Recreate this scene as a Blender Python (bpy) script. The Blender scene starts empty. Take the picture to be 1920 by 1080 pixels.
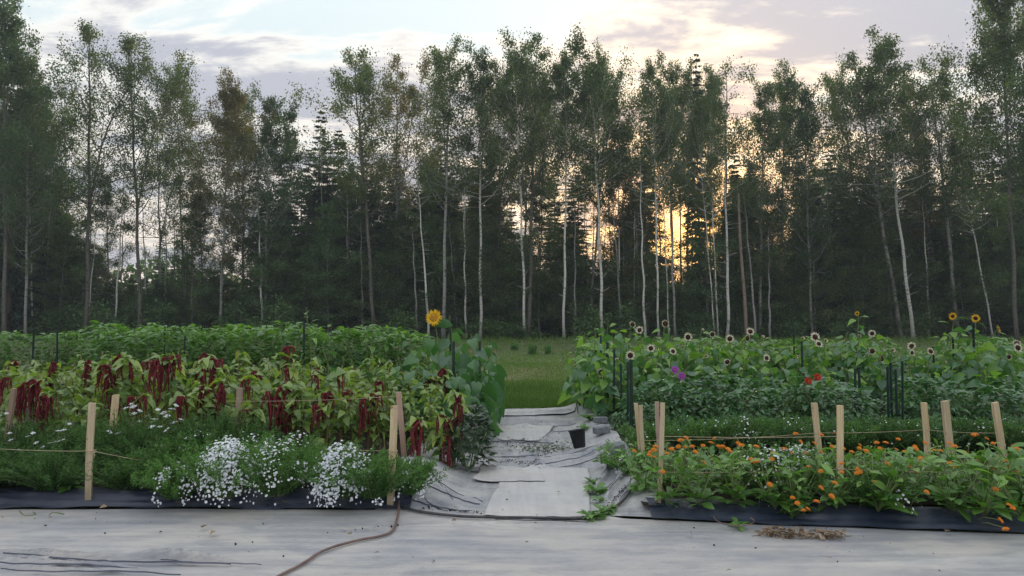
import bpy, math, random
import numpy as np
from mathutils import Matrix, Vector

sc = bpy.context.scene
COL = sc.collection
PI = math.pi
rng = np.random.default_rng(11)
random.seed(11)

# ------------------------------------------------------------------ camera
F = 1387.0
CZ = 1.6
PITCH = math.atan(60 / F)
cam_d = bpy.data.cameras.new('camera')
cam_d.sensor_width = 36
cam_d.lens = 36 * F / 1920
cam_d.clip_end = 2000
cam = bpy.data.objects.new('camera', cam_d)
cam.location = (0, 0, CZ)
cam.rotation_euler = (PI / 2 + PITCH, 0, 0)
COL.objects.link(cam)
sc.camera = cam

# ------------------------------------------------------------------ light, sky, exposure
SUN_EL = math.radians(6.6)
SUN_AZ = math.radians(13.4)          # to the right of straight ahead (+Y)
sun_dir = Vector((math.sin(SUN_AZ) * math.cos(SUN_EL), math.cos(SUN_AZ) * math.cos(SUN_EL), math.sin(SUN_EL)))
sd = bpy.data.lights.new('sun', 'SUN')
sd.energy = 1.0
sd.angle = math.radians(10)
sd.color = (1.0, 0.72, 0.42)
sun = bpy.data.objects.new('sun', sd)
sun.rotation_euler = sun_dir.to_track_quat('Z', 'Y').to_euler()
sun.location = (10, 40, 60)
COL.objects.link(sun)

world = bpy.data.worlds.new('World')
sc.world = world
world.use_nodes = True


class NT:
    """small node-tree helper"""
    def __init__(self, tree):
        self.t = tree
        tree.nodes.clear()

    def n(self, typ, **kw):
        nd = self.t.nodes.new(typ)
        for k, v in kw.items():
            if k == 'ins':
                for kk, vv in v.items():
                    self.put(nd.inputs[kk], vv)
            else:
                setattr(nd, k, v)
        return nd

    def put(self, sock, v):
        if isinstance(v, bpy.types.NodeSocket):
            self.t.links.new(v, sock)
        else:
            sock.default_value = v

    def math(self, op, a, b=0.0, c=0.0, clamp=False):
        nd = self.n('ShaderNodeMath', operation=op, use_clamp=clamp)
        self.put(nd.inputs[0], a); self.put(nd.inputs[1], b); self.put(nd.inputs[2], c)
        return nd.outputs[0]

    def mix(self, fac, a, b, blend='MIX'):
        nd = self.n('ShaderNodeMix', data_type='RGBA', blend_type=blend)
        self.put(nd.inputs[0], fac)
        self.put(nd.inputs[6], a if isinstance(a, bpy.types.NodeSocket) else (*a, 1))
        self.put(nd.inputs[7], b if isinstance(b, bpy.types.NodeSocket) else (*b, 1))
        return nd.outputs[2]

    def ramp(self, fac, stops):
        nd = self.n('ShaderNodeValToRGB')
        e = nd.color_ramp.elements
        while len(e) < len(stops):
            e.new(0.5)
        for i, (p, c) in enumerate(stops):
            e[i].position = p
            e[i].color = (*c, 1) if len(c) == 3 else c
        self.put(nd.inputs[0], fac)
        return nd.outputs[0]

    def sstep(self, x, a, b):
        nd = self.n('ShaderNodeMapRange', interpolation_type='SMOOTHSTEP')
        self.put(nd.inputs[0], x); nd.inputs[1].default_value = a; nd.inputs[2].default_value = b
        return nd.outputs[0]

    def noise(self, vec, scale, detail=4, rough=.55, dist=0.0):
        nd = self.n('ShaderNodeTexNoise')
        self.put(nd.inputs['Vector'], vec)
        nd.inputs['Scale'].default_value = scale
        nd.inputs['Detail'].default_value = detail
        nd.inputs['Roughness'].default_value = rough
        nd.inputs['Distortion'].default_value = dist
        return nd.outputs[0]

    def mapping(self, vec, scale=(1, 1, 1), loc=(0, 0, 0), rot=(0, 0, 0)):
        nd = self.n('ShaderNodeMapping')
        self.put(nd.inputs[0], vec)
        nd.inputs['Scale'].default_value = scale
        nd.inputs['Location'].default_value = loc
        nd.inputs['Rotation'].default_value = rot
        return nd.outputs[0]


w = NT(world.node_tree)
tc = w.n('ShaderNodeTexCoord').outputs['Generated']
sky = w.n('ShaderNodeTexSky', sky_type='NISHITA', sun_disc=False, sun_elevation=SUN_EL, sun_rotation=SUN_AZ)
sky.air_density = 1.0
sky.dust_density = 1.5
nish = w.mix(1.0, sky.outputs[0], (0.10, 0.10, 0.10), 'MULTIPLY')
sep = w.n('ShaderNodeSeparateXYZ'); w.put(sep.inputs[0], tc)
zc = w.math('MAXIMUM', sep.outputs[2], 0.0)
den = w.math('ADD', zc, 0.16)
cx = w.math('DIVIDE', sep.outputs[0], den)
cy = w.math('DIVIDE', sep.outputs[1], den)
comb = w.n('ShaderNodeCombineXYZ'); w.put(comb.inputs[0], cx); w.put(comb.inputs[1], cy)
cp = comb.outputs[0]
dot = w.n('ShaderNodeVectorMath', operation='DOT_PRODUCT'); w.put(dot.inputs[0], tc); dot.inputs[1].default_value = sun_dir
sd_ = w.math('MAXIMUM', dot.outputs['Value'], 0.0)
glow_w = w.math('POWER', sd_, 26.0)
glow_n = w.math('POWER', sd_, 160.0)
# base clear sky: physically scattered light plus pale veil of thin high cloud
veil = w.mix(w.sstep(zc, 0.02, 0.34), (0.44, 0.375, 0.36), (0.325, 0.37, 0.385))
base = w.mix(0.9, nish, veil)
n1 = w.noise(w.mapping(cp, (-0.9, 1.5, 1), (5.6, 1.9, 0)), 1.5, 9, .6, .35)
n2 = w.noise(w.mapping(cp, (-1.0, 2.2, 1), (7.3, 2.1, 0), (0, 0, .35)), 2.6, 7, .62, .5)
cm = w.math('ADD', w.math('MULTIPLY', n1, .68), w.math('MULTIPLY', n2, .32))
# lit edges (thin cloud) and grey cores (thick cloud)
thin = w.sstep(cm, .42, .50)
thick = w.sstep(cm, .46, .55)
low = w.math('SUBTRACT', 1.0, w.sstep(zc, .10, .30))
warm = w.math('ADD', glow_w, w.math('MULTIPLY', w.math('MULTIPLY', w.math('POWER', sd_, 5.0), low), .75), clamp=True)
lit = w.mix(warm, (0.46, 0.44, 0.41), (0.76, 0.56, 0.32))
core = w.mix(glow_w, (0.20, 0.213, 0.25), (0.25, 0.245, 0.265))
orange = w.math('MULTIPLY', w.math('POWER', sd_, 140.0), w.math('SUBTRACT', 1.0, w.sstep(zc, .10, .22)))
lit = w.mix(orange, lit, (0.92, 0.50, 0.14))
base = w.mix(w.math('MULTIPLY', orange, .8), base, (0.85, 0.48, 0.16))
c1 = w.mix(w.math('MULTIPLY', thin, .85), base, lit)
c2 = w.mix(w.math('MULTIPLY', thick, .9), c1, core)
# added brightening of the sky overhead, mostly out of view, lights the garden
up_ = w.n('ShaderNodeVectorMath', operation='SCALE'); w.put(up_.inputs[0], c2)
w.put(up_.inputs[3], w.math('ADD', 1.0, w.math('MULTIPLY', w.sstep(zc, .12, .95), .6)))
c2 = up_.outputs[0]
g1 = w.n('ShaderNodeVectorMath', operation='SCALE'); g1.inputs[0].default_value = (0.10, 0.04, 0.0)
w.put(g1.inputs[3], glow_w)
g2 = w.n('ShaderNodeVectorMath', operation='SCALE'); g2.inputs[0].default_value = (0.8, 0.36, 0.03)
w.put(g2.inputs[3], glow_n)
a1 = w.n('ShaderNodeVectorMath', operation='ADD'); w.put(a1.inputs[0], c2); w.put(a1.inputs[1], g1.outputs[0])
a2 = w.n('ShaderNodeVectorMath', operation='ADD'); w.put(a2.inputs[0], a1.outputs[0]); w.put(a2.inputs[1], g2.outputs[0])
bg = w.n('ShaderNodeBackground')
w.put(bg.inputs[0], a2.outputs[0]); bg.inputs[1].default_value = 0.86
wo = w.n('ShaderNodeOutputWorld'); w.t.links.new(bg.outputs[0], wo.inputs[0])

sc.view_settings.view_transform = 'Standard'
sc.view_settings.look = 'None'
sc.view_settings.exposure = 1.45
sc.view_settings.gamma = 1.0
sc.view_settings.use_curve_mapping = False
sc.render.engine = 'CYCLES'
sc.cycles.max_bounces = 6
sc.cycles.diffuse_bounces = 3
sc.cycles.glossy_bounces = 2
sc.cycles.transmission_bounces = 3
sc.cycles.transparent_max_bounces = 4
sc.cycles.use_denoising = True


# ------------------------------------------------------------------ pixel <-> place
def ray(px, py):
    x = (px - 960) / F; u = (540 - py) / F
    c, s = math.cos(PITCH), math.sin(PITCH)
    return Vector((x, c - u * s, s + u * c))


def G(px, py, z=0.0):
    r = ray(px, py)
    t = (z - CZ) / r.z
    return Vector((r.x * t, r.y * t, z))


def W(px, py, Y):
    r = ray(px, py)
    t = Y / r.y
    return Vector((r.x * t, Y, CZ + r.z * t))


# ------------------------------------------------------------------ materials
def new_mat(name):
    m = bpy.data.materials.new(name)
    m.use_nodes = True
    return m, NT(m.node_tree)


def finish(t, shader, disp=None):
    o = t.n('ShaderNodeOutputMaterial')
    t.t.links.new(shader, o.inputs[0])


def leaf_mat(name, c_dark, c_light, trans=.35, rough=.5, spec=.4, tip=None, tr_col=None, nscale=14, veins=False):
    m, t = new_mat(name)
    at = t.n('ShaderNodeAttribute', attribute_name='v').outputs['Fac']
    oi = t.n('ShaderNodeObjectInfo').outputs['Random']
    co = t.n('ShaderNodeTexCoord').outputs['Object']
    nz = t.noise(co, nscale, 3)
    f = t.math('ADD', t.math('MULTIPLY', at, .62), t.math('MULTIPLY', oi, .28))
    f = t.math('ADD', f, t.math('MULTIPLY', t.math('SUBTRACT', nz, .5), .5), clamp=True)
    stops = [(0.0, c_dark), (.85, c_light)]
    if tip:
        stops.append((1.0, tip))
    col = t.ramp(f, stops)
    p = t.n('ShaderNodeBsdfPrincipled')
    t.put(p.inputs['Base Color'], col)
    p.inputs['Roughness'].default_value = rough
    p.inputs['Specular IOR Level'].default_value = spec
    if trans > 0:
        tr = t.n('ShaderNodeBsdfTranslucent')
        tint = t.mix(1.0, col, tr_col or (1.5, 1.6, .55), 'MULTIPLY')
        t.put(tr.inputs[0], tint)
        mx = t.n('ShaderNodeMixShader'); mx.inputs[0].default_value = trans
        t.t.links.new(p.outputs[0], mx.inputs[1]); t.t.links.new(tr.outputs[0], mx.inputs[2])
        finish(t, mx.outputs[0])
    else:
        finish(t, p.outputs[0])
    return m


def simple_mat(name, c1, c2, scale=8, rough=.7, spec=.3, stretch=(1, 1, 1), bump=0.0, objrand=.0, metal=0, detail=5):
    m, t = new_mat(name)
    co = t.n('ShaderNodeTexCoord').outputs['Object']
    mp = t.mapping(co, stretch)
    nz = t.noise(mp, scale, detail, .6)
    f = t.sstep(nz, .3, .7)
    if objrand:
        oi = t.n('ShaderNodeObjectInfo').outputs['Random']
        f = t.math('ADD', t.math('MULTIPLY', f, 1 - objrand), t.math('MULTIPLY', oi, objrand))
    col = t.mix(f, c1, c2)
    p = t.n('ShaderNodeBsdfPrincipled')
    t.put(p.inputs['Base Color'], col)
    p.inputs['Roughness'].default_value = rough
    p.inputs['Specular IOR Level'].default_value = spec
    p.inputs['Metallic'].default_value = metal
    if bump:
        b = t.n('ShaderNodeBump'); b.inputs['Strength'].default_value = bump; b.inputs['Distance'].default_value = .01
        t.put(b.inputs['Height'], nz); t.t.links.new(b.outputs[0], p.inputs['Normal'])
    finish(t, p.outputs[0])
    return m


def bark_mat(name, c_main, c_mark, c_low, mark_amt=.6):
    m, t = new_mat(name)
    co = t.n('ShaderNodeTexCoord').outputs['Object']
    marks = t.noise(t.mapping(co, (3.0, 3.0, 9.0)), 1.1, 5, .7)
    mk = t.sstep(marks, .62 - .2 * mark_amt, .70 - .16 * mark_amt)
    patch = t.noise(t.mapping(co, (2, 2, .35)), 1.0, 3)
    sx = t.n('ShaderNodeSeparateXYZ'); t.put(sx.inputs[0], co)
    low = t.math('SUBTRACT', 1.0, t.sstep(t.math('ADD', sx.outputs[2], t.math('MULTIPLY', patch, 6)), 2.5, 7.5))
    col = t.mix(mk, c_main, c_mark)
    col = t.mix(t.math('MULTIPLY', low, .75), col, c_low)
    p = t.n('ShaderNodeBsdfPrincipled')
    t.put(p.inputs['Base Color'], col)
    p.inputs['Roughness'].default_value = .85
    p.inputs['Specular IOR Level'].default_value = .2
    finish(t, p.outputs[0])
    return m


M = {}
M['aspen_leaf'] = leaf_mat('aspen_leaf', (.040, .080, .034), (.13, .18, .07), .42, .5, .35, tip=(.17, .16, .045), nscale=.5)
M['aspen_gold'] = leaf_mat('aspen_leaf_turning', (.065, .075, .028), (.18, .15, .055), .42, .5, .35, tip=(.22, .14, .05), nscale=.5)
M['alder_leaf'] = leaf_mat('alder_leaf', (.028, .066, .036), (.085, .15, .065), .36, .55, .3, nscale=.5)
M['needles'] = leaf_mat('conifer_needles', (.014, .038, .026), (.042, .088, .055), .08, .6, .25, nscale=.6)
M['shrub_leaf'] = leaf_mat('shrub_leaf', (.035, .09, .040), (.16, .26, .10), .32, .6, .3, nscale=.6)
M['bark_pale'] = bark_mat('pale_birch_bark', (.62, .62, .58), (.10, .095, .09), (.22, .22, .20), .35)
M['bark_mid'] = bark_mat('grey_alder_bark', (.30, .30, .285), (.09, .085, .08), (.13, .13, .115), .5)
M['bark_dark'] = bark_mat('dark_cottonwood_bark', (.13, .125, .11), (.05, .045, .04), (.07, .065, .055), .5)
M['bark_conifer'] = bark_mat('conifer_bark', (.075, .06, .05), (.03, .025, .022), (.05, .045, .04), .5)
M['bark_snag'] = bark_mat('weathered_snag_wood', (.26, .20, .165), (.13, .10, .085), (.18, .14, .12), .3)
M['amaranth_leaf'] = leaf_mat('amaranth_leaf', (.07, .16, .05), (.30, .42, .10), .36, 0.36, 0.7, tip=(.50, .46, .07), nscale=9)
M['amaranth_stem'] = simple_mat('amaranth_stem', (.22, .10, .06), (.20, .22, .08), 6, .6)
M['tassel'] = leaf_mat('amaranth_tassel', (.075, .012, .017), (.25, .045, .055), .12, .8, .15, tr_col=(1.3, .8, .8), nscale=40)
M['tassel_pale'] = leaf_mat('amaranth_tassel_faded', (.16, .05, .04), (.36, .20, .14), .12, .8, .15, tr_col=(1.2, .9, .8), nscale=40)
M['sunflower_leaf'] = leaf_mat('sunflower_leaf', (.030, .105, .050), (.10, .24, .085), .36, 0.33, 0.8, tip=(.17, .29, .08), nscale=7)
M['sunflower_stem'] = simple_mat('sunflower_stem', (.12, .19, .06), (.20, .26, .10), 10, .6)
M['young_leaf'] = leaf_mat('young_green_leaf', (.08, .19, .04), (.22, .40, .08), .42, 0.36, 0.7, nscale=7)
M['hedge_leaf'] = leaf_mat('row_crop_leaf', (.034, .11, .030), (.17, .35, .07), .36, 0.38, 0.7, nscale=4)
M['dahlia_leaf'] = leaf_mat('dahlia_leaf', (.024, .09, .04), (.095, .23, .085), .28, 0.32, 0.8, nscale=8)
M['basil_leaf'] = leaf_mat('dark_bush_leaf', (.016, .042, .024), (.045, .09, .045), .2, 0.32, 0.8, nscale=12)
M['calendula_leaf'] = leaf_mat('calendula_leaf', (.055, .16, .035), (.20, .38, .08), .36, 0.36, 0.7, tip=(.24, .38, .09), nscale=9)
M['yarrow_leaf'] = leaf_mat('yarrow_leaf', (.022, .070, .022), (.085, .19, .045), .25, .6, .3, nscale=9)
M['aster_leaf'] = leaf_mat('aster_leaf', (.04, .12, .033), (.13, .28, .065), .28, .55, .35, nscale=9)
M['grass'] = leaf_mat('meadow_grass', (.05, .115, .022), (.14, .24, .05), .3, .6, .25, tip=(.26, .27, .11), nscale=.5)
M['white_petal'] = leaf_mat('white_petal', (.62, .66, .72), (.88, .90, .95), .25, .6, .2, tr_col=(1, 1, 1))
M['cream_petal'] = leaf_mat('cream_petal', (.60, .50, .40), (.90, .86, .72), .35, .6, .2, tr_col=(1, .98, .85))
M['yellow_petal'] = leaf_mat('yellow_petal', (.75, .40, .02), (.88, .62, .05), .4, .6, .2, tr_col=(1.1, 1.0, .5))
M['orange_petal'] = leaf_mat('orange_petal', (.72, .20, .02), (.88, .38, .04), .35, .6, .2, tr_col=(1.1, .9, .5))
M['purple_petal'] = leaf_mat('purple_petal', (.32, .05, .42), (.58, .20, .66), .3, .6, .2, tr_col=(1, .9, 1))
M['red_petal'] = leaf_mat('red_petal', (.40, .02, .02), (.62, .08, .05), .3, .6, .2, tr_col=(1, .7, .7))
M['seed_dark'] = simple_mat('dark_seed_disc', (.02, .009, .008), (.07, .03, .022), 60, .9, bump=.8)
M['seed_gold'] = simple_mat('golden_seed_disc', (.28, .12, .01), (.55, .30, .03), 60, .9, bump=.8)
M['seed_ochre'] = simple_mat('ochre_flower_centre', (.30, .12, .02), (.50, .26, .05), 90, .9)
M['dry_leaf'] = leaf_mat('dry_leaf', (.13, .085, .055), (.40, .31, .22), .15, .7, .2, tr_col=(1, .9, .7), nscale=20)
M['wilt_leaf'] = leaf_mat('wilted_leaf', (.05, .075, .05), (.17, .22, .14), .15, .7, .2, nscale=20)
M['green_metal'] = simple_mat('green_coated_steel', (.008, .028, .024), (.016, .045, .036), 10, .4, .5)
M['rubber'] = simple_mat('black_irrigation_pipe', (.012, .013, .016), (.05, .05, .055), 14, .4, .6)
M['hose'] = simple_mat('brown_garden_hose', (.09, .05, .042), (.20, .13, .115), 9, .42, .6)
M['bucket'] = simple_mat('black_bucket_plastic', (.008, .008, .010), (.022, .022, .026), 9, .55, .3)
M['block'] = simple_mat('grey_concrete_block', (.12, .135, .15), (.22, .235, .25), 22, .9, .2, bump=.6)
M['twine'] = simple_mat('garden_twine', (.40, .30, .20), (.60, .50, .36), 40, .9)


def wood_mat(name, a, b, c):
    m, t = new_mat(name)
    co = t.n('ShaderNodeTexCoord').outputs['Object']
    oi = t.n('ShaderNodeObjectInfo').outputs['Random']
    off = t.n('ShaderNodeVectorMath', operation='ADD')
    t.put(off.inputs[0], co)
    cmb = t.n('ShaderNodeCombineXYZ'); t.put(cmb.inputs[2], t.math('MULTIPLY', oi, 9.0)); t.put(off.inputs[1], cmb.outputs[0])
    g = t.noise(t.mapping(off.outputs[0], (60, 60, 2.2)), 1.0, 6, .65, .6)
    k = t.noise(t.mapping(off.outputs[0], (16, 16, 7)), 1.2, 2, .5)
    col = t.mix(t.sstep(g, .35, .68), a, b)
    col = t.mix(t.sstep(k, .66, .74), col, c)
    col = t.mix(t.math('MULTIPLY', oi, .45), col, (.34, .30, .25))
    sx = t.n('ShaderNodeSeparateXYZ'); t.put(sx.inputs[0], co)
    dirt = t.math('SUBTRACT', 1.0, t.sstep(t.math('ADD', sx.outputs[2], t.math('MULTIPLY', k, .12)), .08, .3))
    col = t.mix(t.math('MULTIPLY', dirt, .6), col, (.16, .13, .09))
    p = t.n('ShaderNodeBsdfPrincipled'); t.put(p.inputs['Base Color'], col)
    p.inputs['Roughness'].default_value = .75
    b_ = t.n('ShaderNodeBump'); b_.inputs['Strength'].default_value = .4; b_.inputs['Distance'].default_value = .002
    t.put(b_.inputs['Height'], g); t.t.links.new(b_.outputs[0], p.inputs['Normal'])
    finish(t, p.outputs[0])
    return m


M['new_wood'] = wood_mat('pale_new_pine', (.52, .39, .22), (.74, .60, .38), (.30, .18, .08))
M['old_wood'] = wood_mat('weathered_stake_wood', (.22, .14, .10), (.36, .25, .18), (.10, .06, .04))
M['pink_wood'] = wood_mat('pinkish_stake_wood', (.40, .25, .20), (.56, .38, .30), (.25, .12, .09))


def fabric_mat(name, c_lo, c_hi, c_dust, dust=.6, streak=(.5, 7, 1), spec=.6, rough=.5, weave=1.0):
    m, t = new_mat(name)
    co = t.n('ShaderNodeTexCoord').outputs['Object']
    st = t.noise(t.mapping(co, streak), 1.3, 7, .62, .3)
    bl = t.noise(t.mapping(co, (.9, 1.6, .9), (4, 2, 0)), 1.3, 7, .65, .4)
    fine = t.noise(t.mapping(co, (6, 60, 6)), 2.0, 3, .6)
    f = t.math('ADD', t.math('MULTIPLY', st, .6), t.math('MULTIPLY', fine, .4))
    col = t.mix(t.sstep(f, .36, .64), c_lo, c_hi)
    col = t.mix(t.math('MULTIPLY', t.sstep(bl, .40, .62), dust), col, c_dust)
    stain_shade = t.noise(t.mapping(co, (1.1, 3.2, 1), (9, 5, 0)), 1.7, 6, .65, .6)
    col = t.mix(t.math('MULTIPLY', t.sstep(stain_shade, .50, .66), .5), col, c_lo)
    # thin paler weave lines
    wx = t.n('ShaderNodeTexWave', wave_type='BANDS', bands_direction='X'); t.put(wx.inputs[0], co); wx.inputs['Scale'].default_value = 26
    wx.inputs['Distortion'].default_value = .4
    wy = t.n('ShaderNodeTexWave', wave_type='BANDS', bands_direction='Y'); t.put(wy.inputs[0], co); wy.inputs['Scale'].default_value = 26
    wy.inputs['Distortion'].default_value = .4
    wv = t.math('MULTIPLY', t.math('ADD', wx.outputs['Fac'], wy.outputs['Fac']), .5)
    col = t.mix(t.math('MULTIPLY', t.sstep(wv, .55, 1.0), .16 * weave), col, c_dust)
    big = t.noise(t.mapping(co, (.45, .8, 1), (2, 8, 0)), 1.0, 4, .6)
    col = t.mix(t.math('MULTIPLY', t.sstep(big, .42, .62), .28), col, (c_lo[0] * .9, c_lo[1] * .95, c_lo[2] * 1.12))
    scf = t.noise(t.mapping(co, (2.2, 16, 2), (1, 3, 0)), 2.0, 8, .72, .8)
    col = t.mix(t.math('MULTIPLY', t.sstep(scf, .54, .66), .30), col, c_lo)
    spk = t.noise(co, 34, 3, .7)
    col = t.mix(t.math('MULTIPLY', t.sstep(spk, .70, .76), .5), col, (.09, .075, .06))
    p = t.n('ShaderNodeBsdfPrincipled'); t.put(p.inputs['Base Color'], col)
    t.put(p.inputs['Roughness'], t.math('ADD', t.math('MULTIPLY', bl, .2), rough - .1))
    p.inputs['Specular IOR Level'].default_value = min(1, spec * 1.6)
    h = t.math('ADD', t.math('MULTIPLY', wv, .25), t.math('ADD', t.math('MULTIPLY', st, 1.4), t.math('MULTIPLY', fine, .25)))
    b = t.n('ShaderNodeBump'); b.inputs['Strength'].default_value = .35; b.inputs['Distance'].default_value = .012
    t.put(b.inputs['Height'], h); t.t.links.new(b.outputs[0], p.inputs['Normal'])
    finish(t, p.outputs[0])
    return m


M['fabric_front'] = fabric_mat('dusty_ground_cloth', (.22, .23, .26), (.43, .43, .435), (.56, .52, .46), .55)
M['fabric_path'] = fabric_mat('path_ground_cloth', (.15, .165, .20), (.44, .445, .455), (.50, .49, .46), .55, (5, .7, 1))  # dark tone painted in patches for the shade of the crumpled slopes
M['fabric_sheet'] = fabric_mat('pale_cloth_offcut', (.37, .37, .375), (.52, .515, .50), (.56, .54, .51), .5, (7, .5, 1))
M['fabric_navy_and_shade'] = fabric_mat('black_cloth_and_fold_shade', (.010, .017, .040), (.022, .034, .075), (.10, .11, .14), .5, (.6, 9, 3), .5, .5, .5)


def soil_mat():
    return simple_mat('dark_soil', (.018, .015, .011), (.05, .040, .030), 9, .95, .2, bump=.8)


M['soil'] = soil_mat()


def meadow_mat():
    m, t = new_mat('meadow_ground')
    co = t.n('ShaderNodeTexCoord').outputs['Object']
    sx = t.n('ShaderNodeSeparateXYZ'); t.put(sx.inputs[0], co)
    y = sx.outputs[1]
    a = t.noise(co, .35, 5, .65)
    b = t.noise(co, 3.5, 5, .7)
    g = t.mix(t.sstep(b, .35, .65), (.045, .095, .022), (.11, .18, .05))
    dry = t.mix(t.sstep(b, .4, .6), (.13, .12, .065), (.26, .22, .14))
    yy = t.math('ADD', y, t.math('MULTIPLY', t.math('SUBTRACT', a, .5), 14))
    band = t.math('MULTIPLY', t.sstep(yy, 15.5, 21), t.math('SUBTRACT', 1.0, t.sstep(yy, 25, 31)))
    far = t.sstep(yy, 24, 40)
    g = t.mix(far, g, t.mix(t.sstep(a, .4, .6), (.075, .10, .05), (.13, .125, .075)))
    col = t.mix(t.math('MULTIPLY', band, .8), g, dry)
    p = t.n('ShaderNodeBsdfPrincipled'); t.put(p.inputs['Base Color'], col)
    p.inputs['Roughness'].default_value = .95
    p.inputs['Specular IOR Level'].default_value = .1
    bm_ = t.n('ShaderNodeBump'); bm_.inputs['Strength'].default_value = .8; bm_.inputs['Distance'].default_value = .05
    t.put(bm_.inputs['Height'], b); t.t.links.new(bm_.outputs[0], p.inputs['Normal'])
    finish(t, p.outputs[0])
    return m


M['meadow'] = meadow_mat()


# ------------------------------------------------------------------ geometry helpers
class Geo:
    def __init__(self):
        self.V = []; self.A = []; self.FV = []; self.FN = []; self.FM = []; self.n = 0

    def add(self, V, Fs, v=.5, mat=0):
        V = np.asarray(V, float).reshape(-1, 3)
        Fs = np.asarray(Fs, np.int64)
        self.V.append(V)
        self.A.append(np.broadcast_to(np.asarray(v, float), (len(V),)).copy())
        self.FV.append((Fs + self.n).ravel())
        self.FN.append(np.full(len(Fs), Fs.shape[1]))
        self.FM.append(np.full(len(Fs), mat))
        self.n += len(V)
        return self

    def tube(self, P, R, sides=6, v=.5, mat=0, cap=True):
        P = np.asarray(P, float); k = len(P)
        R = np.broadcast_to(np.asarray(R, float), (k,))
        T = np.gradient(P, axis=0)
        T /= np.linalg.norm(T, axis=1)[:, None] + 1e-9
        ref = np.array([0, 0, 1.0]) if abs(T[:, 2]).mean() < .8 else np.array([1.0, 0, 0])
        S = np.cross(T, ref); S /= np.linalg.norm(S, axis=1)[:, None] + 1e-9
        U = np.cross(S, T)
        an = np.linspace(0, 2 * PI, sides, endpoint=False)
        V = P[:, None] + R[:, None, None] * (S[:, None] * np.cos(an)[None, :, None] + U[:, None] * np.sin(an)[None, :, None])
        i = np.arange(k - 1)[:, None] * sides; j = np.arange(sides)[None]
        j2 = (j + 1) % sides
        Fs = np.stack([i + j, i + j2, i + sides + j2, i + sides + j], -1).reshape(-1, 4)
        self.add(V.reshape(-1, 3), Fs, v, mat)
        if cap:
            base = self.n - k * sides
            self.FV.append(base + (k - 1) * sides + np.arange(sides)); self.FN.append(np.array([sides])); self.FM.append(np.array([mat]))
            self.FV.append(base + np.arange(sides)[::-1]); self.FN.append(np.array([sides])); self.FM.append(np.array([mat]))
        return self

    def box(self, lo, hi, v=.5, mat=0, M4=None):
        x0, y0, z0 = lo; x1, y1, z1 = hi
        V = np.array([(x, y, z) for z in (z0, z1) for y in (y0, y1) for x in (x0, x1)], float)
        if M4 is not None:
            V = V @ np.array(M4.to_3x3()).T + np.array(M4.translation)
        Fs = [(0, 2, 3, 1), (4, 5, 7, 6), (0, 1, 5, 4), (1, 3, 7, 5), (3, 2, 6, 7), (2, 0, 4, 6)]
        return self.add(V, Fs, v, mat)

    def stamp(self, TV, TF, P, B, v=.5, mat=0):
        """template verts TV(k,3), faces TF; places P(n,3); bases B(n,3,3) whose columns are x, y, z axes"""
        TV = np.asarray(TV, float); TF = np.asarray(TF)
        n, k = len(P), len(TV)
        if n == 0:
            return self
        V = np.einsum('nij,kj->nki', B, TV) + np.asarray(P)[:, None]
        Fs = (TF[None] + (np.arange(n) * k)[:, None, None]).reshape(-1, TF.shape[1])
        vv = np.repeat(np.broadcast_to(np.asarray(v, float), (n,)), k)
        return self.add(V.reshape(-1, 3), Fs, vv, mat)

    def mesh(self, name, mats, smooth=True):
        V = np.concatenate(self.V); A = np.concatenate(self.A)
        FV = np.concatenate(self.FV).astype(np.int32); FN = np.concatenate(self.FN).astype(np.int32); FM = np.concatenate(self.FM).astype(np.int32)
        me = bpy.data.meshes.new(name)
        me.vertices.add(len(V)); me.vertices.foreach_set('co', V.astype(np.float32).ravel())
        me.loops.add(len(FV)); me.loops.foreach_set('vertex_index', FV)
        me.polygons.add(len(FN))
        me.polygons.foreach_set('loop_start', np.concatenate([[0], np.cumsum(FN)[:-1]]).astype(np.int32))
        me.polygons.foreach_set('loop_total', FN)
        me.polygons.foreach_set('material_index', FM)
        me.polygons.foreach_set('use_smooth', np.full(len(FN), smooth))
        at = me.attributes.new('v', 'FLOAT', 'POINT'); at.data.foreach_set('value', A.astype(np.float32))
        for m in (mats if isinstance(mats, (list, tuple)) else [mats]):
            me.materials.append(m)
        me.update(calc_edges=True)
        return me


def bases(D, roll=None, up=(0, 0, 1), size=1.0, width=None):
    """frames with y axis along D, z axis near up, optional random roll"""
    D = np.asarray(D, float); D = D / (np.linalg.norm(D, axis=1)[:, None] + 1e-9)
    up = np.broadcast_to(np.asarray(up, float), D.shape)
    S = np.cross(D, up); ln = np.linalg.norm(S, axis=1)[:, None]
    S = np.where(ln < 1e-3, np.array([1.0, 0, 0]), S / (ln + 1e-9))
    N = np.cross(S, D)
    if roll is not None:
        c, s = np.cos(roll)[:, None], np.sin(roll)[:, None]
        S, N = S * c + N * s, N * c - S * s
    size = np.broadcast_to(np.asarray(size, float), (len(D),))[:, None]
    wd = size if width is None else np.broadcast_to(np.asarray(width, float), (len(D),))[:, None]
    return np.stack([S * wd, D * size, N * size], -1)


def rand_dirs(n, r=rng, zb=0.0):
    d = r.normal(size=(n, 3)); d[:, 2] += zb
    return d / np.linalg.norm(d, axis=1)[:, None]


DIA_V = np.array([(0, 0, 0), (.5, .45, .06), (0, 1, 0), (-.5, .45, .06)]); DIA_F = np.array([(0, 1, 2, 3)])


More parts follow.
